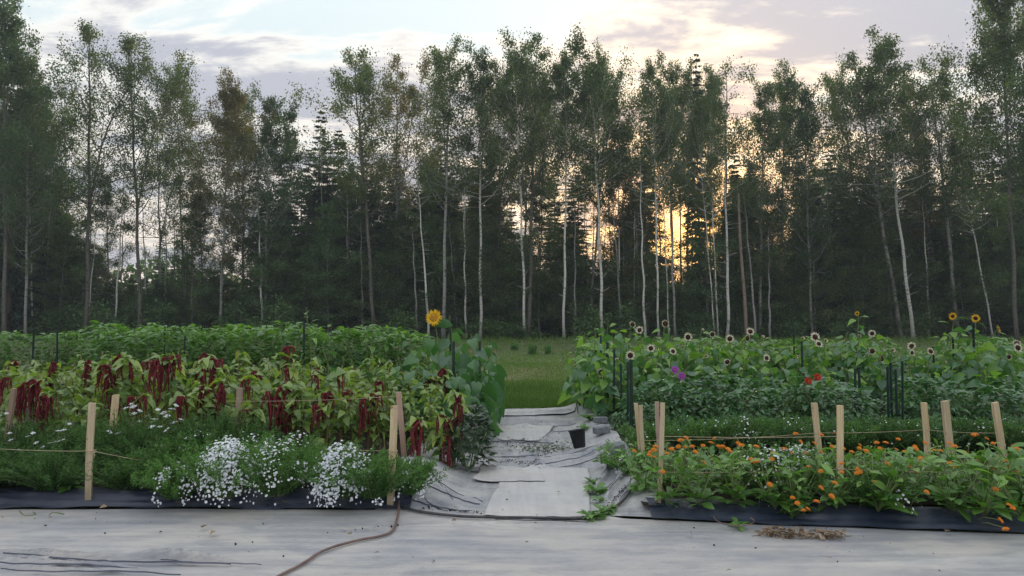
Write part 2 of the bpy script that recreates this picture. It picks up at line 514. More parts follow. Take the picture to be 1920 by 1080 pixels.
def leaf_template(w=.5, droop=.35, fold=.12, heart=0.0, seg=5, curl=0.0, serr=0.0, shape=.42):
    """leaf along +y, length 1; midrib droops in -z, halves fold up"""
    V = []; Fs = []
    for i in range(seg + 1):
        t = i / seg
        wid = w * .5 * (max(math.sin(PI * min(1, (t ** shape if t > 0 else 0))), 0)) ** .8
        if i == 0:
            wid = w * .06 + heart * w * .16
        if i == seg:
            wid = 0.0
        if serr and 0 < i < seg:
            wid *= 1 + serr * (-1) ** i
        y = t * (1 - .25 * droop * t); z = -droop * t * t + curl * math.sin(t * 5)
        yo = -heart * .22 * (1 - t) ** 4
        V += [(-wid, y + yo, z + fold * wid * 2), (0, y, z), (wid, y + yo, z + fold * wid * 2)]
    for i in range(seg):
        a = i * 3
        Fs += [(a, a + 1, a + 4, a + 3), (a + 1, a + 2, a + 5, a + 4)]
    return np.array(V), np.array(Fs)


def ob(name, me, parent=None, mat4=None, loc=None, rotz=0, kind=None):
    o = bpy.data.objects.new(name, me)
    COL.objects.link(o)
    if parent is not None:
        o.parent = parent
    if mat4 is not None:
        o.matrix_basis = mat4
    elif loc is not None:
        o.location = loc; o.rotation_euler = (0, 0, rotz)
    if kind:
        o['kind'] = kind
    return o


def tag(o, label=None, cat=None, group=None, kind=None):
    if label: o['label'] = label
    if cat: o['category'] = cat
    if group: o['group'] = group
    if kind: o['kind'] = kind
    return o


def M4(B, P):
    m = Matrix.Identity(4)
    for i in range(3):
        for j in range(3):
            m[i][j] = B[i][j]
        m[i][3] = P[i]
    return m


KIDS = {}


def thing(name, label=None, cat=None, group=None, loc=(0, 0, 0), rotz=0):
    o = ob(name, None, loc=loc, rotz=rotz)
    o.empty_display_size = .2
    tag(o, label, cat, group)
    KIDS[o.name] = []
    return o


def part(name, me, parent, mat4=None, kind=None):
    o = ob(name, me, parent, mat4, kind=kind)
    KIDS.setdefault(parent.name, []).append(o)
    KIDS.setdefault(o.name, [])
    return o


def dup(src, label=None, cat=None, group=None):
    r = src.copy(); COL.objects.link(r); KIDS[r.name] = []
    for c in KIDS[src.name]:
        d = c.copy(); COL.objects.link(d); d.parent = r; KIDS[r.name].append(d); KIDS[d.name] = []
        for g in KIDS.get(c.name, []):
            e = g.copy(); COL.objects.link(e); e.parent = d; KIDS[d.name].append(e)
    tag(r, label, cat, group)
    return r


class Stock:
    """prototype plants: the first use takes the original, later uses copy it"""
    def __init__(self, protos):
        self.p = protos; self.used = [False] * len(protos)

    def get(self, i, loc, rotz=0, s=1.0, label=None, tilt=None, group=None):
        i %= len(self.p)
        o = self.p[i] if not self.used[i] else dup(self.p[i])
        self.used[i] = True
        o.location = loc
        if tilt:
            o.rotation_euler = (tilt[0], tilt[1], rotz)
        else:
            o.rotation_euler = (0, 0, rotz)
        o.scale = (s, s, s) if not isinstance(s, tuple) else s
        if label: o['label'] = label
        if group: o['group'] = group
        return o

    def sweep(self):
        for i, u in enumerate(self.used):
            if not u:
                for c in KIDS[self.p[i].name]:
                    for g in KIDS.get(c.name, []):
                        bpy.data.objects.remove(g)
                    bpy.data.objects.remove(c)
                bpy.data.objects.remove(self.p[i])


def grid(x0, x1, y0, y1, nx, ny, fn):
    xs = np.linspace(x0, x1, nx); ys = np.linspace(y0, y1, ny)
    X, Y = np.meshgrid(xs, ys)
    X, Y, Z = fn(X, Y)
    V = np.stack([X, Y, Z], -1).reshape(-1, 3)
    i = np.arange(ny - 1)[:, None] * nx + np.arange(nx - 1)[None]
    Fs = np.stack([i, i + 1, i + nx + 1, i + nx], -1).reshape(-1, 4)
    return V, Fs


def sm(x, a, b):
    t = np.clip((x - a) / (b - a), 0, 1)
    return t * t * (3 - 2 * t)


def vnoise(x, y, seed=0):
    """cheap smooth noise from sums of sines"""
    r = np.random.default_rng(seed); z = 0
    for k in range(7):
        a, b, c = r.normal(size=3); z = z + np.sin(x * a * 1.7 + y * b * 1.7 + c * 6) / 7
    return z


# ================================================================== SETTING
# ---- ground sheet to the horizon
g = Geo(); g.add([(-320, -50, -.03), (320, -50, -.03), (320, 420, -.03), (-320, 420, -.03)], [(0, 1, 2, 3)])
tag(ob('ground', g.mesh('ground', M['meadow'], False)), kind='structure')

# ---- meadow behind the beds
def mead(X, Y):
    return X, Y, -.012 + .05 * vnoise(X * .35, Y * .35, 3) * sm(Y, 14, 20)
g = Geo(); g.add(*grid(-40, 45, 13.0, 66, 90, 60, mead))
tag(ob('meadow', g.mesh('meadow', M['meadow'])), kind='structure')

# front line of the beds (world): left part and right part
LA, LB = G(0, 957), G(760, 957)
RA, RB = G(1170, 975), G(1920, 1005)


def front_y(X):
    xl = LB.y + (X - LB.x) * 0.0
    s = (RB.y - RA.y) / (RB.x - RA.x)
    xr = RA.y + (X - RA.x) * s
    t = sm(X, -.8, .95)
    return xl * (1 - t) + xr * t


# ---- foreground ground cloth with long shallow folds
def apron(X, Y):
    Yt = 3.0 + (Y - 3.0) / (6.5 - 3.0) * (front_y(X) + .02 - 3.0)
    Z = .006 + .006 * vnoise(X * 2, Yt * 2.5, 5)
    for (px0, py0, px1, py1, h, wd) in ((0, 1041, 430, 1062, .05, .013), (0, 1055, 260, 1066, .04, .012), (0, 1068, 330, 1078, .035, .012),
                                        (60, 1037, 480, 1066, .04, .012), (0, 1047, 150, 1052, .03, .01), (1180, 972, 760, 985, .012, .02), (1500, 1060, 1900, 1045, .006, .03)):
        a = G(px0, py0); b = G(px1, py1)
        d = np.array([b.x - a.x, b.y - a.y]); L = np.hypot(*d); d /= L
        u = (X - a.x) * d[0] + (Yt - a.y) * d[1]; v = -(X - a.x) * d[1] + (Yt - a.y) * d[0]
        v = v + .03 * np.sin(u * 3.1)
        Z = Z + h * np.exp(-(v / wd) ** 2) * sm(u, -.3, .15) * (1 - sm(u, L * .75, L * 1.08))
    return X, Yt, Z
g = Geo(); g.add(*grid(-9, 9, 3.0, 6.5, 560, 420, apron))
tag(ob('foreground_ground_cloth', g.mesh('foreground_cloth', M['fabric_front'])), kind='structure')

# ---- garden soil in the beds
def path_l(Y):
    return -.74 + (Y - 6.08) * .032
def path_r(Y):
    return .93 + (Y - 6.08) * .024
def soil_l(X, Y):
    u = (X + 14) / 12.9
    X2 = -14 + u * (path_l(Y) - .12 + 14)
    return X2, Y, .10 + .02 * vnoise(X2 * 4, Y * 4, 9) - .12 * sm(Y, 17.5, 18.5)
def soil_r(X, Y):
    u = (X - 1) / 15
    X2 = path_r(Y) + .14 + u * (16 - 1)
    return X2, Y, .09 + .02 * vnoise(X2 * 4, Y * 4, 10) - .12 * sm(Y, 16.5, 17.5)
g = Geo(); g.add(*grid(-14, -1.1, 6.5, 18.5, 70, 60, soil_l))
tag(ob('bed_soil', g.mesh('bed_soil_west', M['soil'])), kind='structure')
g = Geo(); g.add(*grid(1, 16, 6.1, 17.5, 70, 60, soil_r))
tag(ob('bed_soil', g.mesh('bed_soil_east', M['soil'])), kind='structure')

# ---- turned-up black cloth along the front of both beds
def skirt(side):
    def fn(X, T):
        y0 = front_y(X)
        wob = .02 * vnoise(X * 3, T * 2, 17)
        prof_y = y0 + T * .34 + wob * .5 + .02 * vnoise(X * 2.3, T, 12)
        Z = .012 + .10 * sm(T, .02, .75) + .016 * np.abs(np.sin(T * 13 + 3 * vnoise(X * 1.2, T * 1.5, 4))) * (1 - T) + .012 * vnoise(X * 5, T * 7, 8) + .006 * vnoise(X * 17, T * 9, 18)
        return X, prof_y, Z
    return fn
g = Geo(); g.add(*grid(-9.5, -.86, 0, 1, 260, 22, skirt(0)))
tag(ob('turned_up_cloth_edge', g.mesh('cloth_edge_west', M['fabric_navy_and_shade'])), kind='structure')
g = Geo(); g.add(*grid(1.12, 9.5, 0, 1, 260, 22, skirt(1)))
tag(ob('turned_up_cloth_edge', g.mesh('cloth_edge_east', M['fabric_navy_and_shade'])), kind='structure')

# ---- the path cloth between the beds
def wrinkle(X, Y, list_):
    Z = 0
    for (px0, py0, px1, py1, h, wd) in list_:
        a = G(px0, py0); b = G(px1, py1)
        d = np.array([b.x - a.x, b.y - a.y]); L = np.hypot(*d); d /= L
        u = (X - a.x) * d[0] + (Y - a.y) * d[1]; v = -(X - a.x) * d[1] + (Y - a.y) * d[0]
        v = v + .02 * np.sin(u * 5 + a.x * 9) + .01 * np.sin(u * 17)
        Z = Z + h * np.exp(-(v / wd) ** 2) * sm(u, -.05, .12) * (1 - sm(u, L - .12, L + .05))
    return Z
PW = [(900, 783, 1075, 777, .05, .05), (960, 802, 1080, 799, .03, .04), (905, 829, 1040, 831, .035, .035), (1020, 832, 1040, 800, .02, .03),
      (940, 856, 1010, 855, .02, .02), (1000, 873, 1140, 850, .035, .05), (1000, 866, 1120, 843, .02, .04),
      (980, 886, 1140, 862, .03, .04), (860, 886, 960, 888, .03, .03), (1110, 925, 1160, 880, .05, .05), (1125, 950, 1185, 905, .05, .05),
      (1140, 965, 1190, 935, .035, .03), (760, 942, 880, 958, .03, .03), (800, 925, 900, 945, .025, .04), (1010, 880, 1012, 835, .02, .025)]
def pathc(X, Y):
    # X in 0..1 across
    y0 = front_y(path_l(6.1) * (1 - X) + path_r(6.1) * X)
    Yw = y0 + (Y) * (13.35 - y0)
    l = path_l(Yw) - .42; r = path_r(Yw) + .34
    Xw = l + X * (r - l)
    dl = Xw - path_l(Yw); dr = path_r(Yw) - Xw
    Z = .010 + .012 * vnoise(Xw * 2.5, Yw * 1.6, 21) + .003 * vnoise(Xw * 14, Yw * 9, 22)
    hump = .12 + .09 * np.exp(-((Yw - 7.45) / .38) ** 2)
    Z = Z + hump * (1 - sm(dl, -.32, .34)) + .13 * (1 - sm(dr, -.28, .22))
    Z = Z * sm(Yw, y0 - .01, y0 + .35) + .008
    Z = Z + wrinkle(Xw, Yw, [(a, b, c, d, h * .95, wd * .5) for a, b, c, d, h, wd in PW]) + wrinkle(Xw, Yw, PW) * .35
    Z = Z + .012 * np.sin((Xw * 3 + Yw * 9) + 2 * vnoise(Xw * 3, Yw * 3, 5)) * sm(Xw, .55, .95) 
    return Xw, Yw, Z
g = Geo(); g.add(*grid(0, 1, 0, 1, 150, 800, pathc))
tag(ob('path', g.mesh('path_cloth', M['fabric_path'])), kind='structure')


def path_height(x, y):
    y0 = front_y(np.array(x))
    l = path_l(y) - .42; r = path_r(y) + .34
    _, _, z = pathc(np.array((x - l) / (r - l)), np.array((y - y0) / (13.35 - y0)))
    return float(z)


# dark strips laid along the creases, standing in for shade in the folds
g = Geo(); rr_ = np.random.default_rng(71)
def fold(px0, py0, px1, py1, wd, path):  # one dark strip standing in for the shade of a fold
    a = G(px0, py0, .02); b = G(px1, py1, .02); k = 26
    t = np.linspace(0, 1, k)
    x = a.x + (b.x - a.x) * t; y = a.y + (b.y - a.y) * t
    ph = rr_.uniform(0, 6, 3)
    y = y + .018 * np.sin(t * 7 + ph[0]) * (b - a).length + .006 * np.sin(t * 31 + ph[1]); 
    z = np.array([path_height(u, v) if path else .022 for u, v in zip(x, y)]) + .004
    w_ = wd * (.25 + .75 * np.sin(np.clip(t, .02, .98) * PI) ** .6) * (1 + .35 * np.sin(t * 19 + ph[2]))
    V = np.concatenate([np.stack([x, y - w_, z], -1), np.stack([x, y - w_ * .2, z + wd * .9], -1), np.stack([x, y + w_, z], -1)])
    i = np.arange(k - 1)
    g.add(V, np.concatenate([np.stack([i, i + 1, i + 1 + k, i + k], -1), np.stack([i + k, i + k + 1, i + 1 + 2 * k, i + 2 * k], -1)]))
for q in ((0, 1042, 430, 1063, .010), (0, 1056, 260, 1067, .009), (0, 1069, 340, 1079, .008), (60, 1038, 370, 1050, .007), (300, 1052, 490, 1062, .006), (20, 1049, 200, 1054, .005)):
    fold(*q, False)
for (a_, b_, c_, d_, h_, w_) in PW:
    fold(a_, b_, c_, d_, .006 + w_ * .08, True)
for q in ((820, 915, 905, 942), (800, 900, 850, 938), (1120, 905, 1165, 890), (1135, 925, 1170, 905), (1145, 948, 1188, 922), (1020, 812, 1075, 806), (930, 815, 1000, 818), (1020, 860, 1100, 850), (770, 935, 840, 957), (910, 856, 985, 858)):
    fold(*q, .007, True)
tag(ob('fold_shade_strips', g.mesh('fold_shade_strips', M['fabric_navy_and_shade'])), kind='structure')

# ================================================================== CLOTH SHEETS ON THE PATH
def sheet(name, pts, label, mat='fabric_sheet', lift=.012, edge=.02, n=60, curl=(0, 0, 0, 0), group=None):
    """pts: four pixel corners: near-left, near-right, far-right, far-left"""
    c = [G(*p) for p in pts]
    us = np.linspace(0, 1, n); U, Vv = np.meshgrid(us, us)
    P = [(1 - U) * (1 - Vv) * c[0][k] + U * (1 - Vv) * c[1][k] + U * Vv * c[2][k] + (1 - U) * Vv * c[3][k] for k in (0, 1)]
    X = P[0] + .02 * vnoise(U * 9, Vv * 9, 31) + .004 * vnoise(U * 60, Vv * 60, 34); Y = P[1] + .03 * vnoise(U * 11, Vv * 6, 32) + .008 * vnoise(U * 70, Vv * 50, 35)
    Z = np.vectorize(path_height)(X, Y) + lift + .005 * vnoise(X * 6, Y * 4, 33) + .003 * np.abs(vnoise(X * 26, Y * 7, 36))
    Z = Z + curl[0] * np.exp(-Vv * 14) * (.5 + .5 * np.sin(U * 9 + 1)) + curl[2] * np.exp(-(1 - Vv) * 14) * (.5 + .5 * np.sin(U * 7 + 2))
    Z = Z + curl[1] * np.exp(-(1 - U) * 18) * (.5 + .5 * np.sin(Vv * 8)) + curl[3] * np.exp(-U * 18) * (.5 + .5 * np.sin(Vv * 6 + 1))
    top = np.stack([X, Y, Z], -1).reshape(-1, 3)
    i = np.arange(n - 1)[:, None] * n + np.arange(n - 1)[None]
    Fs = np.stack([i, i + 1, i + n + 1, i + n], -1).reshape(-1, 4)
    g = Geo(); g.add(top, Fs)
    bot = top - np.array([0, 0, .002]); g.add(bot, Fs[:, ::-1], mat=1)
    rim = np.concatenate([np.arange(n), np.arange(1, n) * n + n - 1, (n - 1) * n + np.arange(n - 2, -1, -1), np.arange(n - 2, 0, -1) * n])
    rr = np.roll(rim, -1)
    g.FV.append(np.stack([rim, rim + n * n, rr + n * n, rr], -1).ravel()); g.FN.append(np.full(len(rim), 4)); g.FM.append(np.ones(len(rim)))  # rim coloured dark to stand for the shade line along the edge
    o = ob(name, g.mesh(name, [M[mat], M['fabric_navy_and_shade']]))
    tag(o, label, 'ground cloth', group)
    return o


sheet('cloth_sheet', [(905, 972), (1106, 974), (1104, 882), (950, 880)], 'pale streaked cloth sheet on the near path ending at a straight edge by the weeds', curl=(.004, .004, .006, 0), lift=.012)
sheet('cloth_sheet', [(886, 908), (1022, 911), (1010, 885), (905, 882)], 'short cloth strip with curled, shade-darkened edge lying left on the path', curl=(.003, .004, .004, .02), lift=.019)
sheet('cloth_sheet', [(918, 829), (1012, 832), (1040, 803), (922, 800)], 'cloth strip across the path just beyond the scattered wilted leaves', curl=(.006, .008, .01, 0), lift=.010)
sheet('cloth_sheet', [(912, 784), (1078, 780), (1080, 770), (918, 770)], 'bunched cloth edge at the far end of the path by the meadow grass', mat='fabric_sheet', curl=(.015, .015, .02, .01), lift=.012)
sheet('cloth_sheet', [(960, 975), (1105, 978), (1102, 966), (930, 962)], 'narrow torn cloth flap under the black pipe at the path entrance', curl=(.008, .01, .0, 0), lift=.006)

# ================================================================== FOREST
def branch_pts(p0, d0, L, n, up=.25, wob=.12, r=rng):
    P = [np.array(p0, float)]; d = np.array(d0, float); d /= np.linalg.norm(d)
    for i in range(n):
        d = d + np.array([0, 0, up / n]) + r.normal(size=3) * wob / math.sqrt(n)
        d /= np.linalg.norm(d)
        P.append(P[-1] + d * L / n)
    return np.array(P)


def aspen(seed, H=24, start=.5, r0=.15, spread=1.0, nl=46, leaves=11000, ls=.15, fork=False, lowtwig=10, wob=.16):
    """returns (trunk mesh geo, crown geo)"""
    r = np.random.default_rng(seed)
    k = 22
    z = np.linspace(0, H * .97, k)
    ph = r.uniform(0, 6, 4)
    X = wob * (np.sin(z / H * 4 + ph[0]) - math.sin(ph[0])) * (z / H) + .05 * np.sin(z * 1.1 + ph[1])
    Y = wob * (np.sin(z / H * 3.3 + ph[2]) - math.sin(ph[2])) * (z / H) + .05 * np.sin(z * .9 + ph[3])
    P = np.stack([X, Y, z], -1)
    R = r0 * 1.15 * (1 - .84 * (z / H) ** 1.1); R[0] *= 1.35
    T = Geo(); T.tube(P, R, 8)
    tips = []
    def limb(p0, d0, L, rad, depth):
        n = 6 if depth == 0 else 4
        B = branch_pts(p0, d0, L, n, .45, .32, r)
        T.tube(B, np.linspace(rad, rad * .25, len(B)), 5 if depth == 0 else 4, cap=False)
        if depth == 0:
            for q in range(r.integers(4, 7)):
                t = r.uniform(.25, 1.0); i = min(int(t * n), n - 1)
                p = B[i] * (1 - (t * n - i)) + B[i + 1] * (t * n - i)
                d = (B[i + 1] - B[i]); d /= np.linalg.norm(d)
                limb(p, d + rand_dirs(1, r)[0] * .8 + np.array([0, 0, .15]), L * r.uniform(.25, .5) * (1.15 - .5 * t), rad * .4, 1)
        for i in range(1 if depth else 3, len(B)):
            tips.append((B[i], .28 + .12 * L * (0.4 if depth == 0 else 1)))
    if fork:
        f0 = int(k * (start + .05))
        B = branch_pts(P[f0], np.array([r.normal() * .35, r.normal() * .35, 1.2]), H * .97 - z[f0] - 1.2, 8, .4, .2, r)
        T.tube(B, np.linspace(R[f0] * .75, .02, len(B)), 6, cap=False)
        spines = [P, B]
    else:
        spines = [P]
    for i in range(nl):
        t = start + (1 - start) * (i + r.uniform(0, 1)) / nl * .99
        S = spines[i % len(spines)]
        if len(spines) > 1 and i % 2 == 1:
            tt = (t - start) / (1 - start); f = tt * (len(S) - 1.01)
        else:
            f = t * (k - 1.01); S = P
        j = int(f); p = S[j] * (1 - f + j) + S[min(j + 1, len(S) - 1)] * (f - j)
        az = i * 2.4 + r.uniform(-.5, .5)
        u = (t - start) / (1 - start)
        env = (.45 + .9 * math.sin(min(1, u * 1.15 + .12) * PI) ** .7)
        L = spread * H * .14 * env * r.uniform(.5, 1.4)
        el = .18 + .68 * u + r.normal() * .15
        limb(p, (math.cos(az) * math.cos(el), math.sin(az) * math.cos(el), math.sin(el)), L, max(.018, r0 * .3 * (1 - u * .6)), 0)
    for i in range(lowtwig):
        t = r.uniform(min(.15, start * .6), start); f = t * (k - 1.01); j = int(f); p = P[j] * (1 - f + j) + P[j + 1] * (f - j)
        az = r.uniform(0, 6.28)
        B = branch_pts(p, (math.cos(az), math.sin(az), .3), r.uniform(.35, 1.0), 4, .35, .4, r)
        T.tube(B, np.linspace(.022, .007, len(B)), 4, cap=False)
        if r.random() < .5:
            tips.append((B[-1], .25))
    C = Geo(); leaves = int(leaves * .66)
    tp = np.array([t[0] for t in tips]); ts = np.array([t[1] for t in tips])
    idx = r.integers(0, len(tp), leaves)
    # a few clumps catch extra leaves, others stay thin: uneven density
    wgt = np.exp(r.normal(size=len(tp)) * .8); wgt /= wgt.sum()
    idx = r.choice(len(tp), leaves, p=wgt)
    Pn = tp[idx] + r.normal(size=(leaves, 3)) * (ts[idx] * .72)[:, None] * np.array([1, 1, .8])
    clv = np.clip(r.normal(.45, .34, len(tp)), 0, 1)
    C.stamp(DIA_V, DIA_F, Pn, bases(rand_dirs(leaves, r, -.4), r.uniform(0, 6.28, leaves), size=ls * 1.12 * r.uniform(.5, 1.3, leaves), width=ls * .9 * r.uniform(.6, 1.25, leaves)),
            np.clip(clv[idx] + r.normal(size=leaves) * .15, 0, 1))
    return T, C


def conifer(seed, H=20, r0=.2, spread=2.6, whorls=46, start=.12, dens=1.0):
    r = np.random.default_rng(seed)
    T = Geo(); z = np.linspace(0, H, 14)
    T.tube(np.stack([.1 * np.sin(z * .3), .1 * np.cos(z * .25), z], -1), r0 * (1 - .95 * z / H), 7)
    C = Geo(); Ps = []; Ds = []; Ss = []; Vs = []
    for i in range(whorls):
        t = (i + r.uniform(0, .8)) / whorls
        zz = H * (start + (1 - start) * t)
        Rw = spread * (1 - t) ** .8 * (.8 + .4 * r.random()) + .25
        if t < .15: Rw *= .6 + 2.6 * t
        for b in range(r.integers(5, 8)):
            if r.random() < .12: continue
            az = r.uniform(0, 6.28); L = Rw * r.uniform(.6, 1.15)
            n = max(3, int(L / .28))
            s = np.linspace(.12, 1, n)
            el0 = .25 * t + .05
            px = np.cos(az) * L * s; py = np.sin(az) * L * s
            pz = zz + L * s * math.tan(el0) - L * .34 * s ** 1.6 + .07 * L * s ** 5
            B = np.stack([px, py, pz], -1)
            T.tube(B[::max(1, n // 3)] if n > 3 else B, .02, 3, cap=False)
            v0 = np.clip(r.normal(.4, .2), 0, 1)
            m = int(n * 11 * dens)
            f = r.uniform(.05, 1, m) * (n - 1.01); j = f.astype(int); fr = (f - j)[:, None]
            P0 = B[j] * (1 - fr) + B[np.minimum(j + 1, n - 1)] * fr
            side = r.choice([-1, 1], m)[:, None]
            d = np.array([math.cos(az), math.sin(az), -.15]) * .7 + side * np.array([-math.sin(az), math.cos(az), 0]) * r.uniform(.3, 1.0, (m, 1)) + r.normal(size=(m, 3)) * .22
            d[:, 2] -= .28
            Ps.append(P0); Ds.append(d); Ss.append(.42 * (1.15 - .6 * f / n) * r.uniform(.6, 1.3, m) * (.55 + .45 * (1 - t))); Vs.append(np.clip(v0 + r.normal(size=m) * .15 + .1, 0, 1))
    P = np.concatenate(Ps); D = np.concatenate(Ds); S = np.concatenate(Ss); Vv = np.concatenate(Vs)
    C.stamp(DIA_V * np.array([1, 1, 1]), DIA_F, P, bases(D, r.normal(size=len(P)) * .7, size=S, width=S * .38), Vv)
    return T, C


def shrub_geo(seed, H=4.0, R=1.8, n=3800, ls=.13, blobs=14):
    r = np.random.default_rng(seed)
    T = Geo(); C = Geo(); cs = []
    for i in range(blobs):
        az = r.uniform(0, 6.28); rr = R * math.sqrt(r.random()) * .8; zt = H * r.uniform(.25, 1.0) * (1 - .35 * (rr / R))
        B = branch_pts((rr * .25 * math.cos(az), rr * .25 * math.sin(az), 0), (rr * math.cos(az), rr * math.sin(az), zt * 1.3), math.hypot(rr, zt), 5, .2, .15, r)
        T.tube(B, np.linspace(.04, .012, len(B)), 4, cap=False)
        for q in (2, 3, 4, 5):
            cs.append(B[q])
    cs = np.array(cs); idx = r.integers(0, len(cs), n)
    P = cs[idx] + r.normal(size=(n, 3)) * R * .2 * np.array([1, 1, .9])
    P[:, 2] = np.abs(P[:, 2])
    cv = np.clip(r.normal(.45, .36, len(cs)), 0, 1)
    C.stamp(DIA_V, DIA_F, P, bases(rand_dirs(n, r, -.3), r.uniform(0, 6.28, n), size=ls * r.uniform(.6, 1.3, n), width=ls * .7 * r.uniform(.6, 1.3, n)), np.clip(cv[idx] + r.normal(size=n) * .14, 0, 1))
    return T, C


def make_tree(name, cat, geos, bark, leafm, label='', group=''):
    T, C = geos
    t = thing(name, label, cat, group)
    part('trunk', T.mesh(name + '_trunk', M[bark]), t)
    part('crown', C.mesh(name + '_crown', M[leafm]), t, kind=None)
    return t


H0 = 24.0
# tall aspens: high crown (pale trunk shows), low crown, dense, thin
ASP = {
    'high1': aspen(1, H0, .48, .125, 1.1, 48, 20250, .16),
    'high2': aspen(2, H0, .54, .12, 1.05, 44, 17550, .16, lowtwig=16),
    'fork1': aspen(3, H0, .44, .16, 1.2, 50, 22950, .16, fork=True),
    'fork2': aspen(4, H0, .42, .17, 1.3, 52, 21600, .16, fork=True, lowtwig=16),
    'low1': aspen(5, H0, .26, .15, 1.15, 66, 27000, .16),
    'dense': aspen(6, H0, .30, .15, 1.3, 72, 45900, .16),
    'thin': aspen(7, H0, .36, .16, 1.35, 54, 18900, .15, fork=True),
    'pole': aspen(8, H0, .78, .10, .55, 14, 1500, .14, lowtwig=26),
    'sapling': aspen(9, H0, .10, .09, 1.1, 76, 29700, .18, lowtwig=6),
}
CON = [conifer(21, 20, .2, 2.7), conifer(22, 20, .22, 3.3, 50, .06), conifer(23, 20, .17, 2.3, 44, .16), conifer(24, 20, .2, 3.1, 46, .02)]

asp_mesh = {}
for k_, (T_, C_) in ASP.items():
    asp_mesh[k_] = (T_.mesh('aspen_trunk_' + k_, M['bark_mid']), C_.mesh('aspen_crown_' + k_, M['aspen_leaf']))
con_mesh = [(T_.mesh('conifer_trunk', M['bark_conifer']), C_.mesh('conifer_crown', M['needles'])) for T_, C_ in CON]
shr_mesh = []
for s_ in range(4):
    T_, C_ = shrub_geo(40 + s_, 4.2 + s_ * .3, 1.9, 2600, .27, 18)
    shr_mesh.append((T_.mesh('shrub_stems', M['bark_conifer']), C_.mesh('shrub_leaves', M['shrub_leaf'])))


def plant_tree(name, cat, meshes, loc, H, base_H, lean=0.0, rotz=0.0, wid=1.0, bark=None, leafm=None, label='', group=None, leany=0.0, pn=('trunk', 'crown')):
    t = thing(name, label, cat, group, loc)
    s = H / base_H
    t.rotation_euler = (leany, lean, 0)
    t.scale = (s * wid, s * wid, s)
    R = Matrix.Rotation(rotz, 4, 'Z')
    a = part(pn[0], meshes[0], t, R); b = part(pn[1], meshes[1], t, R)
    if bark:
        a.material_slots[0].link = 'OBJECT'; a.material_slots[0].material = M[bark]
    if leafm:
        b.material_slots[0].link = 'OBJECT'; b.material_slots[0].material = M[leafm]
    return t


